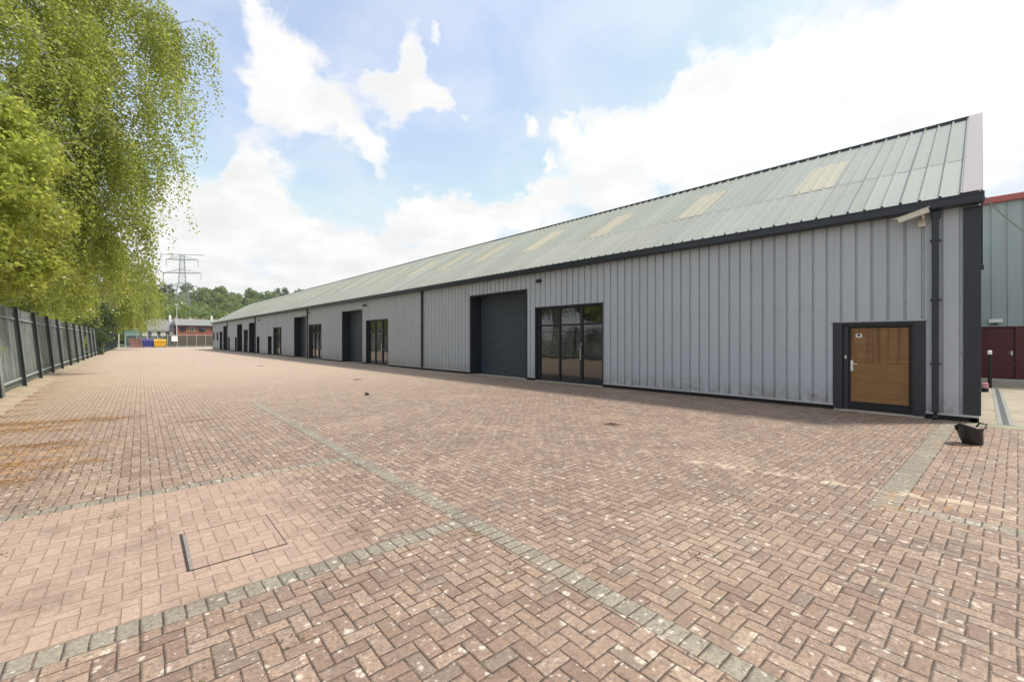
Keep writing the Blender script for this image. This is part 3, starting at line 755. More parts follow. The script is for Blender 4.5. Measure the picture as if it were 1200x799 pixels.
for n_, (a, b_) in enumerate(GD):
    dep = .17; fr = .045; zt = 3.13
    ya, yb = a + fr, b_ - fr
    fm = frame_open(a, b_, zt, dep, DARK, 'f', fr, top=.05)
    xg = FX + dep
    W = yb - ya
    v1 = ya + W * .315; v2 = ya + W * .645      # door bay is the one nearest the camera
    tz = 2.36
    def bar(y0_, y1_, z0_, z1_, pr=.06): fm.bbox(xg - pr, xg + .02, y0_, y1_, z0_, z1_, .004)
    bar(ya, ya + .075, .03, zt - .05); bar(yb - .08, yb, .03, zt - .05)
    bar(v1 - .055, v1 + .055, .03, zt - .05); bar(v2 - .035, v2 + .035, .03, zt - .05)
    bar(ya + .075, yb - .08, zt - .12, zt - .05, .055); bar(ya + .075, v1 - .055, tz - .04, tz + .05, .055)
    bar(v1 + .055, v2 - .035, tz - .03, tz + .03, .055); bar(v2 + .035, yb - .08, tz - .03, tz + .03, .055)
    bar(ya + .075, v1 - .055, .03, .17, .055); bar(v1 + .055, v2 - .035, .03, .10, .055); bar(v2 + .035, yb - .08, .03, .10, .055)
    bar(ya + .075, v1 - .055, 1.04, 1.17, .055)                           # door mid-rail
    gd = fm.build('glazed_entrance', DARK, bld)
    for (p0, p1, q0, q1) in ((ya, v1, .1, tz), (v1, v2, .08, tz), (v2, yb, .08, tz), (ya, v1, tz, zt), (v1, v2, tz, zt), (v2, yb, tz, zt)):
        MB().box(xg + .0, xg + .012, p0 + .05, p1 - .035, q0 + .02, q1 - .05).build('glass_pane', GLASS, gd)
    hd = MB(); yh = v1 - .01; xh = xg - .12
    hd.tube([(xg - .06, yh, .98), (xh, yh, .98), (xh, yh, 1.02), (xh, yh, 1.42), (xh, yh, 1.46), (xg - .06, yh, 1.46)], .016, 8)
    hd.bbox(xg - .075, xg - .058, yh - .02, yh + .02, 1.54, 1.62, .003)
    hd.build('door_handle', METAL, gd)
    MB().box(FX - .05, xg + .1, a + .02, b_ - .02, -.02, .026).build('threshold', CONC, gd)
for n_, (a, b_) in enumerate(PD):
    first = n_ == 0
    zt = 2.17 if first else 2.15; fl_ = .185 if first else .07; dep = .13 if first else .35
    ya, yb = a + fl_, b_ - fl_
    ld = MB()
    if first:
        fm = frame_open(a, b_, zt, dep + .03, DARK, 'f', fl_, top=.05)
        X1 = FX + dep
        fm.bbox(X1 - .05, X1 + .03, ya, ya + .06, .03, zt - .05, .005); fm.bbox(X1 - .05, X1 + .03, yb - .11, yb, .03, zt - .05, .005)
        fm.bbox(X1 - .05, X1 + .03, ya + .06, yb - .11, zt - .11, zt - .05, .005); 
        zl = .15
        ld.bbox(X1 - .015, X1 + .03, ya + .1, yb - .15, .23, zt - .135, .004)
        door = ld.build('door', PLY, bld); door['label'] = 'brown stained plywood boarded door leaf'
        fm.build('door_frame', DARK, door)
        rl = MB(); rl.bbox(X1 - .03, X1 + .032, ya + .062, ya + .1, .04, zt - .115, .004); rl.bbox(X1 - .03, X1 + .032, yb - .15, yb - .112, .04, zt - .115, .004)
        rl.bbox(X1 - .03, X1 + .032, ya + .1, yb - .15, .04, .228, .004); rl.bbox(X1 - .03, X1 + .032, ya + .1, yb - .15, zt - .133, zt - .115, .003)
        rl.build('leaf_frame', BLACK, door)
        hh_ = MB(); yh = yb - .165
        hh_.bbox(X1 - .026, X1 - .014, yh - .035, yh + .02, .98, 1.24, .004); hh_.tube([(X1 - .02, yh - .01, 1.16), (X1 - .07, yh - .01, 1.16), (X1 - .075, yh - .12, 1.155)], .011, 8)
        hh_.bbox(X1 - .02, X1 - .01, yh - .02, yh + .015, 1.2, 1.24, .002)
        hh_.build('door_handle', simple('white_handle_plastic', (.75, .74, .7), .35), door)
        lk = MB(); lk.bbox(X1 - .065, X1 - .05, yb - .075, yb - .035, 1.28, 1.36, .003); lk.build('door_lock', METAL, door)
        sg = MB(); sg.bbox(X1 - .024, X1 - .0155, yb - .37, yb - .25, 1.80, 1.90, .002)
        sgo = sg.build('door_notice', WHITEP, door)
        s2 = MB(); s2.bbox(X1 - .028, X1 - .0245, yb - .335, yb - .285, 1.835, 1.885, .001); s2.build('notice_emblem', BLACK, door)
        MB().box(FX - .012 - .01, FX - .0165, a - .02, b_ + .02, zt + .006, zt + .03).build('head_flashing', PALEFL, door) if False else None
        hf = MB().box(FX - .05, FX + .0, a - .03, b_ + .03, zt + .006, zt + .035).build('head_flashing', PALEFL, door)
    else:
        fm = frame_open(a, b_, zt, dep, DARK, 'f', fl_, top=.05)
        X1 = FX + dep
        mt = MAROON if n_ in (2,) else DARKROL
        ld.bbox(X1 - .03, X1 + .02, ya, yb, .03, zt - .05, .006)
        door = ld.build('door', mt, bld)
        if n_ == 2: door['label'] = 'dark red door in a dark frame'
        fm.build('door_frame', DARK, door)
        h_ = MB(); h_.tube([(X1 - .03, yb - .12, 1.05), (X1 - .08, yb - .12, 1.05), (X1 - .08, yb - .25, 1.05)], .012, 6); h_.build('door_handle', METAL, door)
    MB().box(FX - .05, FX + dep + .1, a + .02, b_ - .02, -.02, .03).build('threshold', CONC, door)
for a, b_ in WN:
    fm = frame_open(a, b_, 3.0, .1, DARK, 'f', .05, z0=1.66)
    wo = fm.build('window', DARK, bld)
    MB().box(FX + .08, FX + .1, a + .05, b_ - .05, 1.68, 2.95).build('glass_pane', GLASS, wo)

# ------------------------------------------------------------------ things fixed to the front
cctv = thing('security_camera', 'cream bullet security camera on a bracket high above the plywood door', 'security camera', (FX, .92, 4.4))
cb = MB()
A = Vector((13.02, .80, 4.56)); Bq = Vector((12.98, 1.30, 4.41))
dv = (Bq - A).normalized(); sx = dv.cross(Vector((0, 0, 1))).normalized(); uz = sx.cross(dv)
def obox(mb, a, b_, w_, h_, u0=0):
    pts = []
    for p_ in (a, b_):
        for i_ in (-1, 1):
            for j_ in (-1, 1): pts.append(tuple(p_ + sx * w_ * i_ / 2 + uz * (h_ * j_ / 2 + u0)))
    n = len(mb.v); mb.v += pts
    for q_ in ((0, 1, 3, 2), (4, 6, 7, 5), (0, 4, 5, 1), (2, 3, 7, 6), (0, 2, 6, 4), (1, 5, 7, 3)): mb.f.append(tuple(n + i_ for i_ in q_))
obox(cb, A, Bq, .11, .10); cb.build('housing', CAMW, cctv)
cb = MB(); obox(cb, A - dv * .03, Bq + dv * .06, .13, .012, .058); cb.build('sun_shield', CAMW, cctv)
cb = MB(); cb.tube([Bq - dv * .002, Bq + dv * .006], .035, 10); cb.build('lens', BLACK, cctv)
cb = MB(); cb.tube([(A + dv * .12) - uz * .05, (A + dv * .12) - uz * .09 + Vector((.08, 0, -.02)), (FX - .02, .93, 4.36)], .022, 8); cb.bbox(FX - .05, FX - .001, .86, 1.0, 4.27, 4.42, .006); cb.build('bracket', CAMW, cctv)

def wall_lamp(y, z, label):
    o = thing('wall_lamp', label, 'lamp', (FX, y, z), 'small dark lamps under the eave of the grey building')
    m_ = MB(); m_.bbox(FX - .06, FX - .002, y - .06, y + .06, z - .04, z + .08, .01)
    m_.tube([(FX - .05, y, z + .03), (FX - .16, y, z + .02)], .02, 6); m_.build('bracket', DARK, o)
    m_ = MB(); m_.tube([(FX - .12, y - .005, z + .05), (FX - .2, y - .01, z + .01), (FX - .25, y - .02, z - .05)], [.05, .085, .07], 10); m_.build('lamp_head', DARK, o)
wall_lamp(12.7, 4.22, 'small dark lamp on the wall above the nearest glazed entrance')
wall_lamp(29.9, 4.18, 'small dark lamp above the second glazed entrance from the camera')
wall_lamp(42.0, 4.18, 'small dark lamp beside the third downpipe from the camera')
wall_lamp(60.4, 4.12, 'small dark lamp near the eave before the fourth downpipe')
fl1 = thing('floodlight', 'small white floodlight under the far eave of the grey building', 'light', (FX, 77.5, 3.6))
m_ = MB(); m_.bbox(FX - .2, FX - .03, 77.25, 77.75, 3.5, 3.75, .02); m_.build('lamp_head', WHITEP, fl1)
m_ = MB(); m_.box(FX - .03, FX + .0, 77.4, 77.6, 3.55, 3.7); m_.build('bracket', METAL, fl1)

# ------------------------------------------------------------------ neighbour building at the right
NX = 27.5
nb = thing('neighbour_building', 'tall pale teal ribbed metal building with faded red eave at the right edge', 'building', (NX, 0, 0))
m_ = MB(); P2 = .45; yy = 2.0
ndo = (-1.18, .02, 2.28)
while yy > -22:
    zb_ = .1
    segs = [(yy, yy - .36, 0, 0), (yy - .36, yy - .385, 0, .035), (yy - .385, yy - .425, .035, .035), (yy - .425, yy - .45, .035, 0)]
    cut = []
    for a, b_, da, db in segs:
        c_ = [a] + [e_ for e_ in (.02, -1.18) if b_ < e_ < a] + [b_]
        for p_, q_ in zip(c_, c_[1:]): cut.append((p_, q_, da + (db - da) * (a - p_) / (a - b_), da + (db - da) * (a - q_) / (a - b_)))
    for a, b_, da, db in cut:
        mid = (a + b_) / 2; z0 = 2.30 if -1.18 < mid < .02 else .1
        m_.quad((NX + da, a, z0), (NX + db, b_, z0), (NX + db, b_, 7.6), (NX + da, a, 7.6))
    yy -= P2
m_.build('wall', TEAL, nb)
m_ = MB(); m_.box(NX + .05, NX + 22, -21.9, -21.8, 0, 7.5); m_.box(NX + .05, NX + 22, 1.9, 2.0, 0, 7.5); m_.box(NX + 21.9, NX + 22, -21.8, 1.9, 0, 7.5); m_.build('wall', TEAL, nb)
m_ = MB(); m_.quad((NX - .1, 2.1, 7.68), (NX - .1, -22.1, 7.68), (NX + 11, -22.1, 9.6), (NX + 11, 2.1, 9.6)); m_.quad((NX + 11, 2.1, 9.6), (NX + 11, -22.1, 9.6), (NX + 22.1, -22.1, 7.68), (NX + 22.1, 2.1, 7.68)); m_.build('roof', GREENFELT, nb)
m_ = MB(); m_.bbox(NX - .2, NX - .01, -22.1, 2.1, 7.52, 7.78, .02); m_.build('gutter', REDTRIM, nb)
m_ = MB(); m_.bbox(NX + .12, NX + .17, -.88, .02, .13, 2.26, .006); nd = m_.build('door', MAROON, nb)
m_ = MB(); m_.box(NX + .02, NX + .24, -1.18, -.9, .13, 2.26); m_.box(NX - .012, NX + .1, .0, .07, .12, 2.3); m_.box(NX - .012, NX + .1, -1.2, .07, 2.262, 2.31); m_.build('door_frame', MAROON, nd)
m_ = MB(); m_.bbox(NX + .1, NX + .118, -.84, -.78, 1.1, 1.28, .004); m_.tube([(NX + .1, -.81, 1.22), (NX + .05, -.81, 1.22), (NX + .05, -.72, 1.22)], .012, 6); m_.build('door_handle', METAL, nd)
bl = thing('bulkhead_light', 'white box light on the teal wall above the maroon door', 'light', (NX, -.35, 2.45))
m_ = MB(); m_.bbox(NX - .17, NX - .02, -.55, -.15, 2.46, 2.62, .02); m_.build('lamp_housing', simple('white_plastic', (.8, .8, .78), .4), bl)
m_ = MB(); m_.bbox(NX - .08, NX - .0, -.42, -.28, 2.38, 2.46, .01); m_.build('bracket', DARK, bl)
cbm = MB(); p0 = Vector((13.4, -.02, 4.72)); p1 = Vector((26.9, -3.2, 6.4))
pts = []
for i_ in range(13):
    s_ = i_ / 12; p_ = p0.lerp(p1, s_); pts.append((p_.x, p_.y, p_.z - 4 * 1.1 * s_ * (1 - s_)))
cbm.tube(pts, .014, 5)
tag(cbm.build('cable', simple('grey_cable_sheath', (.22, .24, .24), .6)), 'thin grey cable sagging from the dark corner towards the teal building', 'cable')
bo = thing('bollard', 'slim black bollard with white cap on the concrete between the buildings', 'bollard', (23.4, -.16, 0))
MB().tube([(23.4, -.16, 0), (23.4, -.16, 1.22)], .055, 12).build('post', BLACK, bo)
MB().tube([(23.4, -.16, 1.22), (23.4, -.16, 1.34), (23.4, -.16, 1.36)], [.056, .056, .03], 12).build('cap', simple('white_reflector', (.8, .8, .8), .4), bo)
cn = thing('paint_tin', 'small pink and black tin on the concrete beside the building corner', 'tin', (21.5, .02, 0))
MB().tube([(21.5, -.04, .004), (21.5, -.04, .13)], .085, 14).build('tin_base', BLACK, cn)
MB().tube([(21.5, -.04, .13), (21.5, -.04, .30), (21.5, -.04, .31)], [.085, .08, .05], 14).build('tin_body', simple('pink_label', (.55, .25, .28), .5), cn)
# slot drain
dr = thing('drainage_channel', 'narrow grey slotted drainage channel running along the concrete alley', 'drain', (13.4, -.33, 0))
m_ = MB(); m_.bbox(13.42, 23.2, -.43, -.36, -.02, .012, .003); m_.bbox(13.42, 23.2, -.27, -.20, -.02, .012, .003); m_.build('channel_edge', simple('channel_concrete', (.25, .26, .24), .8), dr)
m_ = MB(); m_.box(13.42, 23.2, -.36, -.27, -.02, .006); m_.build('grating', simple('galvanised_grating', (.12, .13, .13), .5, .5), dr)

# black flexible tub with rubbish
tub = thing('rubble_tub', 'battered black flexible tub of grey rubbish on the paving by the building corner', 'tub', (10.62, .12, 0))
def tub_mesh():
    mb = MB(); n = 28; prof_ = [(.115, .0), (.13, .02), (.145, .09), (.155, .17), (.17, .24), (.185, .275), (.174, .277), (.16, .25), (.145, .17), (.13, .11), (.0, .10)]
    base = len(mb.v)
    for r_, z_ in prof_:
        for k_ in range(n):
            a_ = 2 * math.pi * k_ / n
            sq = 1 + .16 * math.cos(2 * a_ + .6) * (z_ / .33) + .09 * math.sin(5 * a_) * (z_ / .33) + .05 * math.sin(9 * a_ + 1) * (z_ / .33)
            zz = z_ * (1 + .2 * math.cos(a_ - 3.0) + .09 * math.sin(3 * a_))
            mb.v.append((10.62 + r_ * sq * math.cos(a_) - z_ * .2 * .736, .12 + r_ * sq * math.sin(a_) + z_ * .2 * .677, zz))
    for i_ in range(len(prof_) - 1):
        for k_ in range(n):
            a0 = base + i_ * n + k_; a1 = base + i_ * n + (k_ + 1) % n
            mb.f.append((a0, a1, a1 + n, a0 + n))
    mb.f.append(tuple(base + k_ for k_ in range(n)))
    return mb
RUB = simple('black_rubber', (.012, .013, .014), .45, 0, .3, 12)
tub_mesh().build('tub_body', RUB, tub, smooth=True)
hm = MB()
for sgn in (-1, 1):
    c0 = Vector((10.60 + .736 * .165 * sgn, .14 - .677 * .165 * sgn, .27 + .02 * sgn)); tdir = Vector((.677, .736, 0)); odir = Vector((.736 * sgn, -.677 * sgn, 0))
    hm = MB(); hm.tube([c0 - tdir * .07 - Vector((0, 0, .02)), c0 - tdir * .06 + odir * .03 + Vector((0, 0, .05)), c0 + tdir * .06 + odir * .04 + Vector((0, 0, .05)), c0 + tdir * .07 - Vector((0, 0, .02))], .014, 6)
    hm.build('handle', RUB, tub, smooth=True)
ru = MB()
for k_ in range(26):
    a_ = random.random() * 6.28; r_ = random.random() * .12; z_ = .20 + random.random() * .07
    cx, cy = 10.60 + r_ * math.cos(a_), .14 + r_ * math.sin(a_)
    dv_ = Vector((random.uniform(-1, 1), random.uniform(-1, 1), random.uniform(-.4, .7))).normalized() * random.uniform(.04, .10)
    ru.tube([Vector((cx, cy, z_)) - dv_ * .5, Vector((cx, cy, z_)) + Vector((0, 0, .02)), Vector((cx, cy, z_)) + dv_ * .5], random.uniform(.008, .025), 4)
ro = ru.build('rubbish', simple('grey_scrap_plastic', (.32, .32, .34), .45, 0, .5, 15), tub)

# ------------------------------------------------------------------ covers, drains and litter on the paving
mh = thing('inspection_cover', 'square recessed inspection cover filled with pink blocks in the near paving', 'manhole cover', (.77, 4.46, 0), rz=-R(2))
fm_ = MB(); wx, wy = .345, .41
def strip(x0, x1, y0, y1, h=.006): fm_.bbox(x0, x1, y0, y1, -.02, h, .001)
strip(-wx, -wx + .012, -wy, wy, .009); strip(wx - .006, wx, -wy, wy, .003); strip(-wx + .012, wx - .006, -wy, -wy + .009, .006); strip(-wx + .012, wx - .006, wy - .004, wy, .002)
fm_.build('cover_frame', simple('rusty_cover_steel', (.06, .05, .04), .6, .3, .4, 12), mh, local=True)
f2 = MB(); f2.bbox(-wx + .015, -wx + .040, -wy + .015, wy - .02, -.02, .0065, .001)
f2.build('cover_edge', simple('worn_steel_edge', (.33, .29, .25), .5, .4, .4, 20), mh, local=True)
def gully(name, label, x, y, w_, l_, mat):
    o = thing(name, label, 'drain cover', (x, y, 0), rz=R(random.uniform(-3, 3)))
    a_ = MB(); a_.bbox(-w_, w_, -l_, l_, -.02, .006, .003); a_.build('cover_frame', mat, o, local=True)
    b2 = MB()
    for k_ in range(5): b2.bbox(-w_ * .8, w_ * .8, -l_ * .8 + k_ * l_ * .36, -l_ * .8 + k_ * l_ * .36 + l_ * .14, .004, .010, .001)
    b2.build('grating', BLACK, o, local=True)
RUST = simple('rusty_brown_iron', (.15, .085, .045), .8, 0, .3, 12)
gully('gully_cover', 'rusty brown gully cover out in the paving before the nearest glazed entrance', 7.6, 5.2, .13, .13, RUST)
gully('gully_cover', 'dark gully cover in the paving before the second roller door', 7.9, 18.6, .16, .16, RUST)
gully('gully_cover', 'distant dark gully cover in the paving before the third roller door', 7.3, 32.9, .2, .2, RUST)
lp = MB(); lp.tube([(5.85, 13.15, .0), (5.87, 13.18, .05), (5.92, 13.2, .035), (5.97, 13.18, .01)], [.02, .05, .045, .015], 7)
tag(lp.build('rag', RUB, smooth=True), 'crumpled black rag lying alone out on the paving', 'rag')
# fine litter: seed husks and moss lifted out of joints
def litter(name, label, n, fn, size, mat):
    P_ = np.array([fn() for _ in range(n)]); N = len(P_)
    root_ = None
    o = leaves(name, P_, size, mat, None, .7, .7)
    me = o.data; co_ = np.empty(N * 12, dtype=np.float32); me.vertices.foreach_get('co', co_); co_ = co_.reshape(-1, 4, 3)
    co_[:, :, 2] = P_[:, None, 2] + np.abs(co_[:, :, 2] - P_[:, None, 2]) * .35 + .002
    me.vertices.foreach_set('co', co_.ravel()); me.update()
    return tag(o, label, 'litter', kind='stuff')
ORM = leafmat('orange_brown_husks', (.28, .13, .04), (.42, .21, .07), (.5, .33, .15), .15)
cl = [(-1.3 + random.gauss(0, 1.0), 7 + random.random() * 7) for _ in range(40)] + [(-1.9, 15 + 1.2 * k_) for k_ in range(10)]
def f1():
    c = random.choice(cl); a_ = random.gauss(0, 1)
    return (max(-1.9, c[0] + random.gauss(0, .28)), c[1] + random.gauss(0, .12), .002)
litter('leaf_litter', 'orange brown seed husks drifted over the paving near the fence', 22000, f1, .028, ORM)
cl2 = [(random.uniform(-1.2, 5), random.uniform(1.0, 7)) for _ in range(42)]
def f2_():
    c = random.choice(cl2); return (c[0] + random.gauss(0, .035), c[1] + random.gauss(0, .05), .002)
MOSS = leafmat('dried_moss', (.10, .09, .03), (.2, .15, .06), (.33, .24, .11), .15)
litter('moss_debris', 'small tufts of dried moss scattered along the joints of the near paving', 1500, f2_, .016, MOSS)
def f3():
    return (random.uniform(-1.5, 9), abs(random.gauss(0, 5)) + .8, .002)
litter('grit', 'scattered pale grit and leaf scraps over the block paving', 1500, f3, .015, leafmat('pale_scraps', (.3, .2, .12), (.5, .4, .28), (.18, .1, .06), .1))

# ------------------------------------------------------------------ palisade fence at the left
LEAN = .25 / 2.95
def fence_pt(y, z, off=0.0): return (fx_at(y) + off - LEAN * z, y, z)
fence = thing('palisade_fence', 'tall weathered steel palisade fence with dark posts leaning away along the left of the yard', 'fence', (-2.5, 20, 0))
posts = [7.5, 11.6, 15.7, 19.5, 24.0, 28.4, 32.7, 37.0, 41.3, 45.6, 49.9, 54.2, 58.5, 62.8, 67, 71.3, 75.6, 80, 84.3, 88.6, 93, 97.3, 101.6, 106, 110.3, 114.6, 119, 123.2, 127]
for i_, py in enumerate(posts):
    a_ = MB(); w_ = .055
    def seg(mb, y0, y1, o0, o1, z0, z1):
        n = len(mb.v)
        for z_ in (z0, z1):
            for yv in (y0, y1):
                for o_ in (o0, o1): mb.v.append(fence_pt(py, z_, o_)[:1] + (yv,) + (z_,))
        for q_ in ((0, 2, 3, 1), (4, 5, 7, 6), (0, 1, 5, 4), (2, 6, 7, 3), (0, 4, 6, 2), (1, 3, 7, 5)): mb.f.append(tuple(n + k_ for k_ in q_))
    # I-section post
    seg(a_, py - w_, py + w_, .105, .12, -.05, 2.97); seg(a_, py - w_, py + w_, .0, .015, -.05, 2.97); seg(a_, py - .006, py + .006, .015, .105, -.05, 2.97)
    p_ = a_.build('post', GALVP, fence)
    if py == 19.5:
        b2 = MB(); seg(b2, py + .35, py + .45, .03, .12, -.05, 2.9); b2.build('post', GALV, fence)['label'] = 'pale grey extra post beside a dark post'
for ya, yb in zip(posts, posts[1:]):
    pm = MB(); yv = ya + .10
    far = ya > 66
    while yv < yb - .04:
        top = 2.95 + random.uniform(-.01, .01); jj = random.uniform(-.012, .012)
        # W-section pale: 4 faces, splayed point
        ds = [(-.036, .012), (-.018, -.010), (0, .008), (.018, -.010), (.036, .012)]
        n = len(pm.v); zs = (.10, 2.80)
        for z_ in zs:
            for dy_, o_ in ds:
                q_ = fence_pt(yv, z_, -.03 + o_); pm.v.append((q_[0], yv + dy_ + jj, z_))
        for k_ in range(4): pm.f.append((n + k_, n + k_ + 1, n + 6 + k_, n + 5 + k_))
        for (k_, dy_) in ((0, -.03), (2, 0.0), (3, .03)):
            q_ = fence_pt(yv, top, -.03 + (.05 if dy_ else -.01)); m0 = len(pm.v)
            pm.v.append((q_[0], yv + dy_ + jj, top if dy_ == 0 else top - .03))
            if k_ == 2: pm.f.append((n + 6, n + 8, m0))
            elif k_ == 0: pm.f.append((n + 5, n + 6, m0))
            else: pm.f.append((n + 8, n + 9, m0))
        yv += .148
    pn = pm.build('pale_panel', GALV, fence)
    rl = MB()
    for z_ in (.34, 2.52):
        n = len(rl.v)
        for yy_ in (ya + .03, yb - .03):
            for o_, dz_ in ((-.015, -.035), (.03, -.035), (.03, .0), (-.0, .03), (-.015, .035)):
                q_ = fence_pt(yy_, z_ + dz_, o_); rl.v.append((q_[0], yy_, z_ + dz_))
        for k_ in range(5): rl.f.append((n + k_, n + (k_ + 1) % 5, n + 5 + (k_ + 1) % 5, n + 5 + k_))
    rl.build('rail', GALVR, pn)

# ------------------------------------------------------------------ trees
def limb_path(p0, az, L, rise, droop, n=9):
    pts = []; 
    for i_ in range(n):
        s_ = i_ / (n - 1)
        r_ = L * s_; z_ = rise * math.sin(s_ * 2.0) - droop * s_ ** 3
        wob_ = .04 * L * math.sin(s_ * 5 + az * 3)
        pts.append(Vector((p0[0] + r_ * math.cos(az) - wob_ * math.sin(az), p0[1] + r_ * math.sin(az) + wob_ * math.cos(az), p0[2] + z_)))
    return pts
def interp(pts, s_):
    f_ = s_ * (len(pts) - 1); i_ = min(int(f_), len(pts) - 2); return pts[i_].lerp(pts[i_ + 1], f_ - i_)

def birch(loc, h, rad, label, nl=34, strands=17, hang=(2.0, 6.0), lsize=.085, lo=.22, leafstep=.075, mat=None, bmat=None, name='birch_tree', seedv=1, bias=None, zmin=2.6, grp=None, dense=1.0, extra=(), jit=.13):
    rs = random.Random(seedv)
    o = thing(name, label, 'tree', loc, grp)
    tr = MB(); lean = (rs.uniform(-.4, .4), rs.uniform(-.4, .4))
    ax = [Vector((lean[0] * math.sin(s_ * 3), lean[1] * s_ * s_ * 2, h * s_)) for s_ in [k_ / 9 for k_ in range(10)]]
    r0 = h * .014 + .06
    tr.tube(ax, [r0 * (1 - .88 * k_ / 9) for k_ in range(10)], 10)
    P_ = []
    for i_ in range(nl + len(extra)):
        s_ = lo + (1 - lo) * (i_ + rs.random()) / nl
        az = i_ * 2.399 + rs.uniform(-.3, .3)
        if i_ >= nl: s_, az, Lx = extra[i_ - nl]
        prof_ = math.sin(min(1, (s_ - lo * .4) / .55) * math.pi / 2) * (1 - max(0, s_ - .5) / .56) ** .7
        L = rad * max(.15, .35 + .65 * prof_ if s_ < .5 else prof_) * rs.uniform(.75, 1.12)
        if bias: L *= 1 + bias[1] * math.cos(az - bias[0])
        if i_ >= nl: L = Lx
        p0_ = interp(ax, min(.99, s_ * .93))
        path = limb_path(p0_, az, L, L * rs.uniform(.30, .5), L * rs.uniform(.25, .45))
        rr = r0 * (1 - .8 * s_) * .42
        tr.tube(path, [max(.012, rr * (1 - .9 * k_ / 8)) for k_ in range(9)], 5)
        # side twigs
        ends = []
        for k_ in range(6):
            sb = rs.uniform(.35, .95); a2 = az + rs.choice((-1, 1)) * rs.uniform(.5, 1.1); l2 = L * rs.uniform(.14, .34)
            q0 = interp(path, sb); pth = limb_path(q0, a2, l2, l2 * .3, l2 * .4, 5); ends.append(pth)
            tr.tube(pth, [.02, .015, .012, .01, .006], 4)
        ends.append(path[4:])
        for pth in ends:
            for k_ in range(26):
                b_ = interp(pth, .3 + .7 * rs.random()); P_.append((b_.x + rs.gauss(0, .09), b_.y + rs.gauss(0, .09), b_.z + rs.gauss(0, .09)))
        if len(ends) > 5: ends = rs.sample(ends[:-1], 3) + ends[-1:]
        ns = int(strands * (.5 + L / rad))
        for k_ in range(ns):
            pth = rs.choice(ends); b_ = interp(pth, rs.random() ** .7)
            b_ = b_ + Vector((rs.gauss(0, .13), rs.gauss(0, .13), rs.gauss(0, .12)))
            Ls = rs.uniform(*hang) * rs.choice((.35, .7, 1, 1)) * (.5 + .5 * L / rad)
            Ls = min(Ls, max(.4, b_.z - zmin - rs.random() * 1.2))
            sw = rs.uniform(0, 6.28); amp = rs.uniform(.02, .12) * Ls
            nlv = int(Ls / leafstep * dense)
            for j_ in range(nlv):
                u = j_ / max(1, nlv)
                P_.append((b_.x + math.cos(az) * .25 * math.sin(u * 1.6) + math.cos(sw) * amp * u * u + rs.gauss(0, jit), b_.y + math.sin(az) * .25 * math.sin(u * 1.6) + math.sin(sw) * amp * u * u + rs.gauss(0, jit), b_.z - Ls * u + rs.gauss(0, .05)))
    tr.build('trunk', bmat or BARKW, o, smooth=True, local=True)
    leaves('crown', P_, lsize, mat or LEAF_B, o, .45, .7, .6)
    return o, len(P_)

def broadleaf(loc, h, rad, label, mat, nc=46, per=420, lsize=.12, low=.2, name='broadleaf_tree', seedv=1, grp=None, bmat=None, flat=.75, cr=.27, cat='tree'):
    rs = random.Random(seedv); r2 = np.random.default_rng(seedv)
    o = thing(name, label, cat, loc, grp)
    tr = MB(); r0 = h * .018 + .04
    ax = [Vector((.25 * math.sin(k_), .2 * math.cos(k_ * 1.3) - .2, h * .8 * k_ / 7)) for k_ in range(8)]
    tr.tube(ax, [r0 * (1 - .85 * k_ / 7) for k_ in range(8)], 8)
    pts = []
    for i_ in range(nc):
        az = i_ * 2.399 + rs.uniform(-.4, .4); u = (i_ + .5) / nc
        zc = h * (low + (1 - low) * (u * .86 + .04)); rr = math.sqrt(max(.02, 1 - ((u - .42) / .62) ** 2)) * rad * rs.uniform(.5, 1.0)
        c = Vector((rr * math.cos(az), rr * math.sin(az), zc)); R_ = rad * cr * rs.uniform(.7, 1.35)
        b0 = interp(ax, min(.95, max(.1, zc / h - .12) * 1.1))
        tr.tube([b0, b0.lerp(c, .5) + Vector((0, 0, .1 * rad)), c], [r0 * .35, r0 * .2, .012], 4)
        n_ = int(per * (R_ / (rad * cr)) ** 2)
        v = r2.normal(size=(n_, 3)); v /= np.linalg.norm(v, axis=1)[:, None]
        rad_ = R_ * (r2.random(n_) ** .33) * (1 + .35 * np.sin(v[:, 0] * 5 + i_) * np.cos(v[:, 1] * 4 + i_ * 2))
        q_ = v * rad_[:, None] * np.array([1, 1, flat]) + np.array(c)
        pts.append(q_)
    tr.build('trunk', bmat or BARK, o, smooth=True, local=True)
    leaves('crown', np.concatenate(pts), lsize, mat, o, .5, .75, .2)
    return o

# near the left edge: broad lime-green tree in front, tall weeping birch overhanging the fence behind it
broadleaf((-4.8, 21, -.05), 10.4, 3.9, 'bright lime green leafy tree overhanging the fence at the left edge', LEAF_A, 150, 620, .135, .33, seedv=5, cr=.175)
birch((-5.6, 29, -.05), 25, 6.4, 'tallest weeping birch, overhanging the palisade fence and cut off by the top of the photo', 86, 56, (1.4, 4.8), .12, .2, .058, seedv=11, bias=(0.0, .10), zmin=3.2, extra=((.5, .15, 7.6), (.42, .0, 7.4), (.36, .25, 7.2), (.56, -.1, 7.6), (.3, .1, 6.8), (.46, .3, 7.4), (.25, .05, 6.3), (.72, .2, 8.5), (.74, .02, 8.7), (.76, .12, 8.9), (.70, -.05, 8.2), (.79, .3, 8.0), (.62, .2, 7.4)))
birch((-5.6, 42, -.05), 20, 5.8, 'weeping birch standing behind the tallest birch along the fence', 50, 46, (2.5, 7), .15, .18, .09, seedv=21, bias=(0.0, .1), zmin=3.2)
birch((-5.0, 58, -.05), 15, 4.0, 'middle weeping birch of the row with low hanging curtains', 40, 34, (2, 6), .19, .15, .12, seedv=31, zmin=2.6)
broadleaf((-4.6, 74, -.05), 9.5, 3.5, 'light green rounded tree between the birches along the fence', LEAF_A, 36, 420, .2, .1, seedv=9)
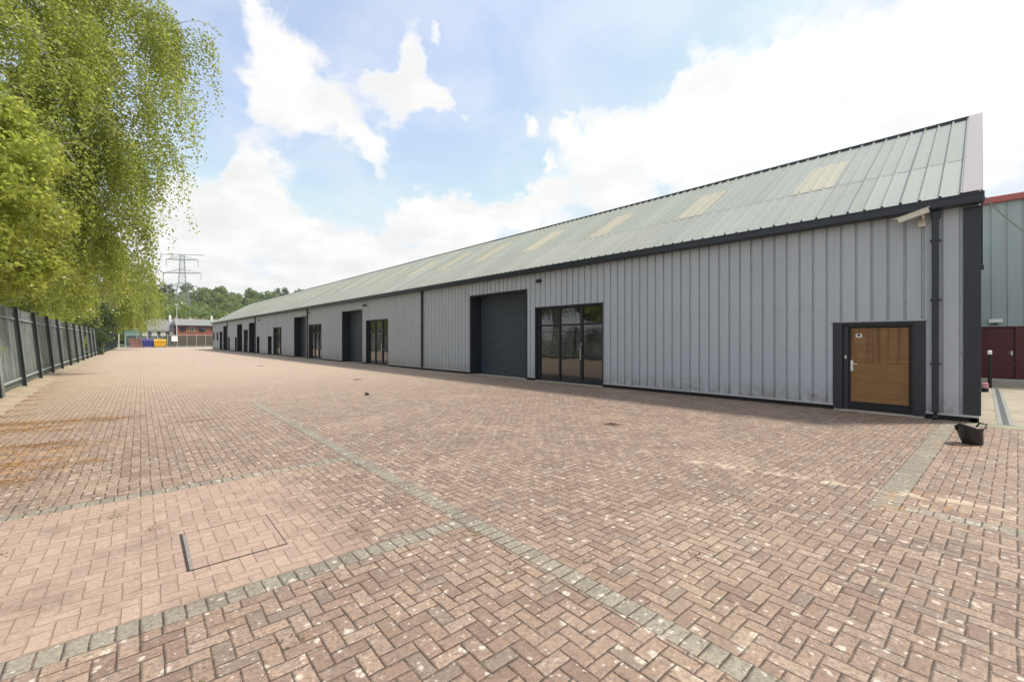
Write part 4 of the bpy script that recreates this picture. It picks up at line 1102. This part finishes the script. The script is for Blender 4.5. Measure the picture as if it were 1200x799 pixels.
birch((-1.0, 100, -.05), 19.5, 7.6, 'farthest weeping birch at the far end of the yard with a ragged pointed top', 46, 34, (3, 8), .26, .2, .16, seedv=41, bias=(0, .15), zmin=2.6)
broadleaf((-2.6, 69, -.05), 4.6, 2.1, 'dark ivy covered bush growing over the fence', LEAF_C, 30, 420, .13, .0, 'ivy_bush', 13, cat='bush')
broadleaf((-3.3, 90, -.05), 8.5, 3.6, 'dark green tree just before the farthest birch', LEAF_C, 30, 360, .2, .05, 'broadleaf_tree', 15)
bl_ = ['low dark bush', 'tall dark green bush', 'spreading mid green bush', 'rounded dark bush', 'loose leafy bush', 'broad green bush', 'tangled dark bush', 'dense green bush', 'leggy green bush']
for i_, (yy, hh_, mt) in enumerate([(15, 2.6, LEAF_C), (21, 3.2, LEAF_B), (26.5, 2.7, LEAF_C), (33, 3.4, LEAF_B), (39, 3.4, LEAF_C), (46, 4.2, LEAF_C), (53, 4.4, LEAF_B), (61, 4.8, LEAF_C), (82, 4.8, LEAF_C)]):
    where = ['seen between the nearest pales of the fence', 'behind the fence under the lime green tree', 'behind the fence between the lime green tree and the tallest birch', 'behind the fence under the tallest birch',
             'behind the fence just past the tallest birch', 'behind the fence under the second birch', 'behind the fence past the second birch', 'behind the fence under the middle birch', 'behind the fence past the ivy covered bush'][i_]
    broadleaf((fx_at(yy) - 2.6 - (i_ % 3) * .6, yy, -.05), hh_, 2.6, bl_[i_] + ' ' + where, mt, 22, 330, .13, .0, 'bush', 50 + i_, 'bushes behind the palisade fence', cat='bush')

# ------------------------------------------------------------------ far end of the yard
FY = 127.3
ff = thing('yard_end_fence', 'grey green slatted fence with pale posts and rail closing the far end of the yard', 'fence', (12, FY, 0))
DG = simple('grey_green_slats', (.055, .07, .06), .7, 0, .25, .6)
for k_, x0 in enumerate([2 + 1.8 * q_ for q_ in range(18)]):
    m_ = MB(); xx = x0 + .1
    while xx < x0 + 1.75: m_.box(xx, xx + .13, FY + .02, FY + .05, .15, 2.65); xx += .15
    m_.build('slat_panel', DG, ff)
    m_ = MB(); m_.bbox(x0 - .05, x0 + .05, FY - .08, FY + .02, 0, 3.1, .01); m_.build('post', simple('pale_post_paint', (.36, .36, .32), .6) if k_ == 0 else bpy.data.materials['pale_post_paint'], ff)
m_ = MB(); m_.bbox(2, 34.3, FY - .05, FY + .015, 2.82, 2.92, .01); m_.build('rail', bpy.data.materials['pale_post_paint'], ff)
m_ = MB(); m_.bbox(2, 34.3, FY - .05, FY + .015, .25, .33, .01); m_.build('rail', bpy.data.materials['pale_post_paint'], ff)
hb = thing('sign_board', 'blank white notice board fixed on the far slatted fence', 'sign', (10.6, FY - .15, 1.5))
MB().bbox(9.9, 11.05, FY - .15, FY - .12, 1.35, 2.6, .01).build('board', simple('white_board', (.8, .8, .8), .5), hb)
m_ = MB(); m_.box(10.42, 10.52, FY - .119, FY - .085, .6, 2.7); m_.build('backing_rail', METAL, hb)

def wheelie(x, y, w_, mat, lidmat, name, label):
    o = thing(name, label, 'bin', (x, y, 0), 'large wheeled bins at the far end of the yard')
    m_ = MB(); n = 0
    b0, b1, d0, d1 = w_ * .45, w_ * .5, .42, .58
    m_.v += [(x - b0, y - d0, .28), (x + b0, y - d0, .28), (x + b0, y + d0, .28), (x - b0, y + d0, .28), (x - b1, y - d1, 1.45), (x + b1, y - d1, 1.45), (x + b1, y + d1, 1.45), (x - b1, y + d1, 1.45)]
    m_.f += [(0, 1, 2, 3), (0, 4, 5, 1), (1, 5, 6, 2), (2, 6, 7, 3), (3, 7, 4, 0), (4, 5, 6, 7)]
    m_.bbox(x - b1 - .05, x + b1 + .05, y - d1 - .05, y + d1 + .05, 1.40, 1.50, .02)
    m_.build('bin_body', mat, o)
    l_ = MB(); n = 10; pr = [(-d1 - .06, 1.5), (-d1 * .8, 1.68), (-.2, 1.82), (.2, 1.84), (d1 * .9, 1.7), (d1 + .05, 1.5)]
    for (ya_, za_), (yb_, zb_) in zip(pr, pr[1:]): l_.quad((x - b1, y + ya_, za_), (x + b1, y + ya_, za_), (x + b1, y + yb_, zb_), (x - b1, y + yb_, zb_))
    for sx_ in (-b1, b1): l_.poly([(x + sx_, y + a_, z_) for a_, z_ in pr])
    l_.build('lid', lidmat, o)
    for sx_ in (-1, 1):
        for sy_ in (-1, 1):
            m2 = MB(); m2.tube([(x + sx_ * b0 * .85 - .04, y + sy_ * d0 * .8, .12), (x + sx_ * b0 * .85 + .04, y + sy_ * d0 * .8, .12)], .12, 12); m2.box(x + sx_ * b0 * .85 - .05, x + sx_ * b0 * .85 + .05, y + sy_ * d0 * .8 - .05, y + sy_ * d0 * .8 + .05, .2, .29)
            m2.build('wheel', BLACK, o)
YEL = simple('yellow_bin_plastic', (.62, .35, .015), .5); BLU = simple('deep_blue_bin_plastic', (.03, .035, .22), .5); FRD = simple('faded_red_bin_paint', (.30, .17, .155), .7, 0, .3, 2)
wheelie(7.5, 121.7, 2.1, YEL, YEL, 'waste_bin', 'bright yellow waste bin at the far end of the yard')
wheelie(5.55, 121.9, 2.0, BLU, BLU, 'waste_bin', 'deep blue waste bin left of the yellow bin')
# faded red skip
sk = thing('skip', 'faded red open skip left of the blue bin by the far fence', 'skip', (3.6, 124.4, 0))
m_ = MB(); x, y = 3.6, 124.4
m_.v += [(x - .8, y - .7, .1), (x + .8, y - .7, .1), (x + .8, y + .7, .1), (x - .8, y + .7, .1), (x - 1.25, y - .9, 1.9), (x + 1.25, y - .9, 1.9), (x + 1.25, y + .9, 1.9), (x - 1.25, y + .9, 1.9)]
m_.f += [(0, 1, 2, 3), (0, 4, 5, 1), (1, 5, 6, 2), (2, 6, 7, 3), (3, 7, 4, 0)]; m_.build('skip_body', FRD, sk)
m_ = MB()
for q_ in ((x - 1.3, x + 1.3, y - .97, y - .88), (x - 1.3, x + 1.3, y + .88, y + .97), (x - 1.31, x - 1.22, y - .88, y + .88), (x + 1.22, x + 1.31, y - .88, y + .88)): m_.bbox(*q_, 1.84, 1.96, .01)
for q_ in (-.7, 0, .7): m_.box(x + q_ - .05, x + q_ + .05, y - .96, y - .9, 1.0, 1.86)
m_.build('rim', FRD, sk)
# gate posts left of the skip
for i_, (gx, hh_, lab) in enumerate([(-.4, 3.4, 'tall white gate post nearest the palisade fence at the far end'), (.9, 3.0, 'shorter white gate post left of the red skip')]):
    o = thing('gate_post', lab, 'post', (gx, 127.8, 0)); MB().bbox(gx - .08, gx + .08, 127.72, 127.88, 0, hh_, .01).build('post', WHITEP, o); MB().bbox(gx - .11, gx + .11, 127.69, 127.91, hh_, hh_ + .06, .01).build('cap', WHITEP, o)
bs = thing('blue_sign', 'blue sign board on a post behind the far gate posts', 'sign', (-1.3, 131, 0))
MB().bbox(-2.2, -1.0, 130.9, 130.95, 2.0, 4.4, .01).build('board', simple('blue_sign_paint', (.04, .16, .42), .5), bs); MB().bbox(-1.65, -1.55, 130.951, 131.05, 0, 4.4, .01).build('post', METAL, bs)
# teal container behind
tcn = thing('storage_container', 'pale teal storage container beyond the far fence behind the farthest birch', 'container', (3.0, 140, 0))
m_ = MB(); xx = 2.0
while xx < 4.0: m_.box(xx, xx + .2, 138.97, 141.4, .15, 4.3); m_.box(xx + .2, xx + .4, 139.0, 141.4, .15, 4.3) ; xx += .4
m_.build('container_body', simple('teal_container_paint', (.14, .27, .27), .6), tcn)
m_ = MB(); m_.bbox(1.95, 4.05, 138.9, 141.5, 4.3, 4.42, .02); m_.bbox(1.95, 4.05, 138.9, 141.5, 0, .15, .02); m_.build('container_frame', WHITEP, tcn)
# street lamp
stl = thing('street_lamp', 'tall pale street lamp column behind the white building', 'street lamp', (12.3, 138, 0))
MB().tube([(11.9, 139, 0), (11.9, 139, 5), (11.9, 139, 10.6)], [.10, .08, .05], 8).build('column', WHITEP, stl); MB().bbox(11.5, 12.3, 138.8, 139.2, 10.6, 10.82, .05).build('lamp_head', WHITEP, stl)

# white building with grey hipped roof
wb = thing('white_building', 'low white rendered building with grey hipped roof beyond the far fence', 'building', (10, 152, 0))
x0, x1, y0, y1 = 4.0, 12.2, 149, 160
m_ = MB(); m_.box(x0, x1, y0, y1, 0, 4.2); m_.build('wall', RENDERW, wb)
m_ = MB(); a_ = [(x0 - .4, y0 - .4, 4.2), (x1 + .2, y0 - .4, 4.2), (x1 + .2, y1 + .4, 4.2), (x0 - .4, y1 + .4, 4.2), (x0 + 3.5, (y0 + y1) / 2, 7.5), (x1 + .2, (y0 + y1) / 2, 7.5)]
m_.v += a_; m_.f += [(0, 1, 5, 4), (1, 2, 5), (2, 3, 4, 5), (3, 0, 4), (3, 2, 1, 0)]; rf = m_.build('roof', SLATE, wb)
MB().bbox(11.4, 11.9, 153.4, 154, 6.8, 8.6, .03).build('chimney', RENDERW, rf)
for k_ in range(4):
    wo = MB().bbox(x0 + .9 + k_ * 1.85, x0 + 1.6 + k_ * 1.85, y0 - .06, y0 - .005, 2.7, 3.85, .01).build('window', DARK, wb)
    MB().box(x0 + .98 + k_ * 1.85, x0 + 1.52 + k_ * 1.85, y0 - .075, y0 - .062, 2.78, 3.77).build('pane', GLASS, wo)
# brick building
bb = thing('brick_building', 'long red brick building with dark windows beyond the far fence', 'building', (21, 150, 0))
x0, x1, y0, y1 = 12.5, 34, 145.5, 155
MB().box(x0, x1, y0, y1, 0, 5.55).build('wall', BRICK, bb)
m_ = MB(); m_.v += [(x0 - .3, y0 - .4, 5.55), (x1 + .3, y0 - .4, 5.55), (x1 + .3, y1 + .4, 5.55), (x0 - .3, y1 + .4, 5.55), (x0 - .3, (y0 + y1) / 2, 7.5), (x1 + .3, (y0 + y1) / 2, 7.5)]
m_.f += [(0, 1, 5, 4), (1, 2, 5), (2, 3, 4, 5), (3, 0, 4), (3, 2, 1, 0)]; rf = m_.build('roof', GREENFELT, bb)
MB().bbox(x0 - .32, x1 + .32, y0 - .5, y0 - .402, 5.42, 5.62, .01).build('fascia', DARK, bb)
for k_, (wx0, ww) in enumerate([(13.1, 1.2), (15.1, 1.15), (17.3, 1.4), (20.2, 1.3), (23.5, 1.3), (27, 1.3)]):
    wo = MB().bbox(wx0, wx0 + ww, y0 - .08, y0 - .005, 3.95, 5.15, .01).build('window', DARK if k_ != 1 else WHITEP, bb)
    MB().box(wx0 + .1, wx0 + ww / 2 - .04, y0 - .10, y0 - .082, 4.03, 5.07).build('pane', GLASS, wo); MB().box(wx0 + ww / 2 + .04, wx0 + ww - .1, y0 - .10, y0 - .082, 4.03, 5.07).build('pane', GLASS, wo)
MB().bbox(20.5, 21.0, 149.5, 150.0, 7.0, 8.6, .03).build('chimney', RENDERW, rf)

# pylon
py_ = thing('electricity_pylon', 'steel lattice electricity pylon with three pairs of arms in front of the wooded hill', 'pylon', (26, 283, 0))
PYM = simple('galvanised_lattice_steel', (.34, .36, .38), .5, .1)
PX, PY, PH = 26.5, 283.0, 46.0
def pw(z): return 4.2 * (1 - z / PH) + .55 if z < 30 else 1.5 - (z - 30) * .04
m_ = MB(); lv = [0, 6, 11.5, 16.5, 21, 25, 28.5, 31.5, 34.5, 37, 39.5, 42, 44, 46]
def crn(z, k_):
    w_ = pw(z); return (PX + w_ * (1, 1, -1, -1)[k_], PY + w_ * (1, -1, -1, 1)[k_], z)
for za, zb in zip(lv, lv[1:]):
    for k_ in range(4):
        m_.tube([crn(za, k_), crn(zb, k_)], .10, 4); m_.tube([crn(za, k_), crn(zb, (k_ + 1) % 4)], .05, 4); m_.tube([crn(za, (k_ + 1) % 4), crn(zb, k_)], .05, 4); m_.tube([crn(zb, k_), crn(zb, (k_ + 1) % 4)], .05, 4)
m_.build('lattice_tower', PYM, py_)
adir = Vector((.80, -.6, 0)).normalized()
for z_, L_ in ((29.5, 7.6), (36.5, 9.2), (43.5, 7.8)):
    m_ = MB()
    for s_ in (-1, 1):
        tip = Vector((PX, PY, z_)) + adir * L_ * s_; w_ = 1.2
        for k_ in (-1, 1):
            off = Vector((-adir.y, adir.x, 0)) * w_ * k_
            m_.tube([Vector((PX, PY, z_)) + off, tip], .12, 4); m_.tube([Vector((PX, PY, z_ + 2.0)) + off, tip], .09, 4)
        for q_ in (.3, .55, .8): m_.tube([Vector((PX, PY, z_)).lerp(tip, q_), Vector((PX, PY, z_ + 2.0)).lerp(tip, q_ + .08)], .06, 4)
    m_.build('cross_arm', PYM, py_)
    for s_ in (-1, 1):
        tip = Vector((PX, PY, z_)) + adir * L_ * s_
        MB().tube([tip, tip - Vector((0, 0, 3.6))], .13, 5).build('insulator', PYM, py_)
tp = MB(); tp.tube([Vector((PX, PY, 46)) - adir * 11, Vector((PX, PY, 46.2)), Vector((PX, PY, 46)) + adir * 11], .16, 4); tp.build('earth_wire_arm', PYM, py_)

# ------------------------------------------------------------------ wooded hill
def hz_(x, y):
    # ridge rising beyond the town
    d_ = (y - 230 + .15 * (x - 50)) / 230
    s_ = max(0, min(1, d_)); s_ = s_ * s_ * (3 - 2 * s_)
    return s_ * (25 + 5 * math.sin(x / 60.0) + 3 * math.sin(x / 23.0 + 1) + 3 * math.sin(y / 31.0)) - .3
hm_ = MB(); gx = list(range(-260, 520, 20)); gy = list(range(225, 720, 15))
for b_ in gy:
    for a_ in gx: hm_.v.append((a_, b_, hz_(a_, b_)))
nx_ = len(gx)
for j_ in range(len(gy) - 1):
    for i_ in range(nx_ - 1): hm_.f.append((j_ * nx_ + i_, j_ * nx_ + i_ + 1, (j_ + 1) * nx_ + i_ + 1, (j_ + 1) * nx_ + i_))
tag(hm_.build('hill', GRASS, smooth=True), kind='structure')
HL = [leafmat('hill_leaves_' + n_, *c_) for n_, c_ in (('mid', ((.15, .215, .065), (.21, .27, .08), (.27, .33, .11), .5)), ('light', ((.18, .245, .07), (.23, .30, .085), (.29, .35, .11), .4)), ('dark', ((.085, .125, .06), (.115, .16, .07), (.15, .20, .085), .45)), ('russet', ((.17, .13, .06), (.23, .16, .08), (.24, .20, .09), .3)))]
protos = []
plab = ['mid green rounded tree on the wooded hill', 'pale green rounded tree on the wooded hill', 'dark green tree on the wooded hill', 'tall mid green tree on the wooded hill', 'olive brown bush at the foot of the wooded hill']
for i_, (hh_, rr_, mt) in enumerate([(13, 6.5, 0), (11, 6, 1), (15, 6, 2), (17, 5.5, 0), (4.5, 4, 3)]):
    protos.append(broadleaf((0, 0, 0), hh_, rr_, plab[i_], HL[mt], 20, 70 if i_ != 4 else 60, 1.05, .12, 'hill_tree', 70 + i_, ['mid green trees on the hill', 'pale green trees on the hill', 'dark green trees on the hill', 'tall trees on the hill', 'brown bushes below the hill'][i_], cr=.34))
used = [False] * 5
def put(i_, x_, y_, z_, s_, rz):
    o = protos[i_] if not used[i_] else copy_tree(protos[i_]); used[i_] = True
    o.location = (x_, y_, z_); o.scale = (s_, s_, s_ * random.uniform(.9, 1.15)); o.rotation_euler = (0, 0, rz)
cnt = 0
for row, yb in enumerate([238, 252, 268, 286, 304, 324, 346, 368, 390, 412, 436]):
    n_ = 26
    xa, xb = -yb * .08 - 5, yb * .62
    k_ = 0
    x_ = xa + random.random() * 8
    while x_ < xb:
        # only where the view past the buildings reaches
        i_ = random.choices([0, 1, 2, 3], weights=[4, 4.5 if row < 8 else 1, 1.2 if row < 7 else 4, 1 if row < 7 else 2.5])[0]
        yy_ = yb + random.uniform(-6, 6)
        if (x_ - PX) ** 2 + (yy_ - PY) ** 2 > 90: put(i_, x_, yy_, hz_(x_, yy_) - .5, random.uniform(.75, 1.25), random.random() * 6.28); cnt += 1
        x_ += random.uniform(8.5, 14)
for k_ in range(11): put(4, 19 + k_ * 3.2 + random.uniform(-1, 1), 196 + random.uniform(-4, 4), 2.0 if False else -.05, random.uniform(1.75, 2.05), random.random() * 6)
print('hill trees', cnt)
# pale green trees behind the lamp and white building
for i_, (x_, y_, h_, r_, lab) in enumerate([(6.5, 176, 14.5, 6.5, 'pale green tree directly behind the hipped white building'), (-2.5, 168, 13, 6.0, 'pale green tree behind the teal container'), (14.5, 205, 15, 7, 'pale green tree left of the pylon foot')]):
    broadleaf((x_, y_, -.05), h_, r_, lab, HL[1], 34, 160, .55, .1, 'broadleaf_tree', 90 + i_, cr=.3)

# ------------------------------------------------------------------ thin summer haze
hz = MB().box(-400, 700, -200, 900, -1.06, 75)
hm = bpy.data.materials.new('haze'); hm.use_nodes = True
nt = hm.node_tree; nt.nodes.remove(nt.nodes['Principled BSDF'])
pv_ = nt.nodes.new('ShaderNodeVolumePrincipled'); pv_.inputs['Color'].default_value = (.82, .88, .95, 1); pv_.inputs['Density'].default_value = .0002
pv_.inputs['Anisotropy'].default_value = .2
nt.links.new(pv_.outputs[0], nt.nodes['Material Output'].inputs['Volume'])
tag(hz.build('haze', hm), 'thin pale summer haze over the yard and the wooded hill', 'haze', kind='stuff')
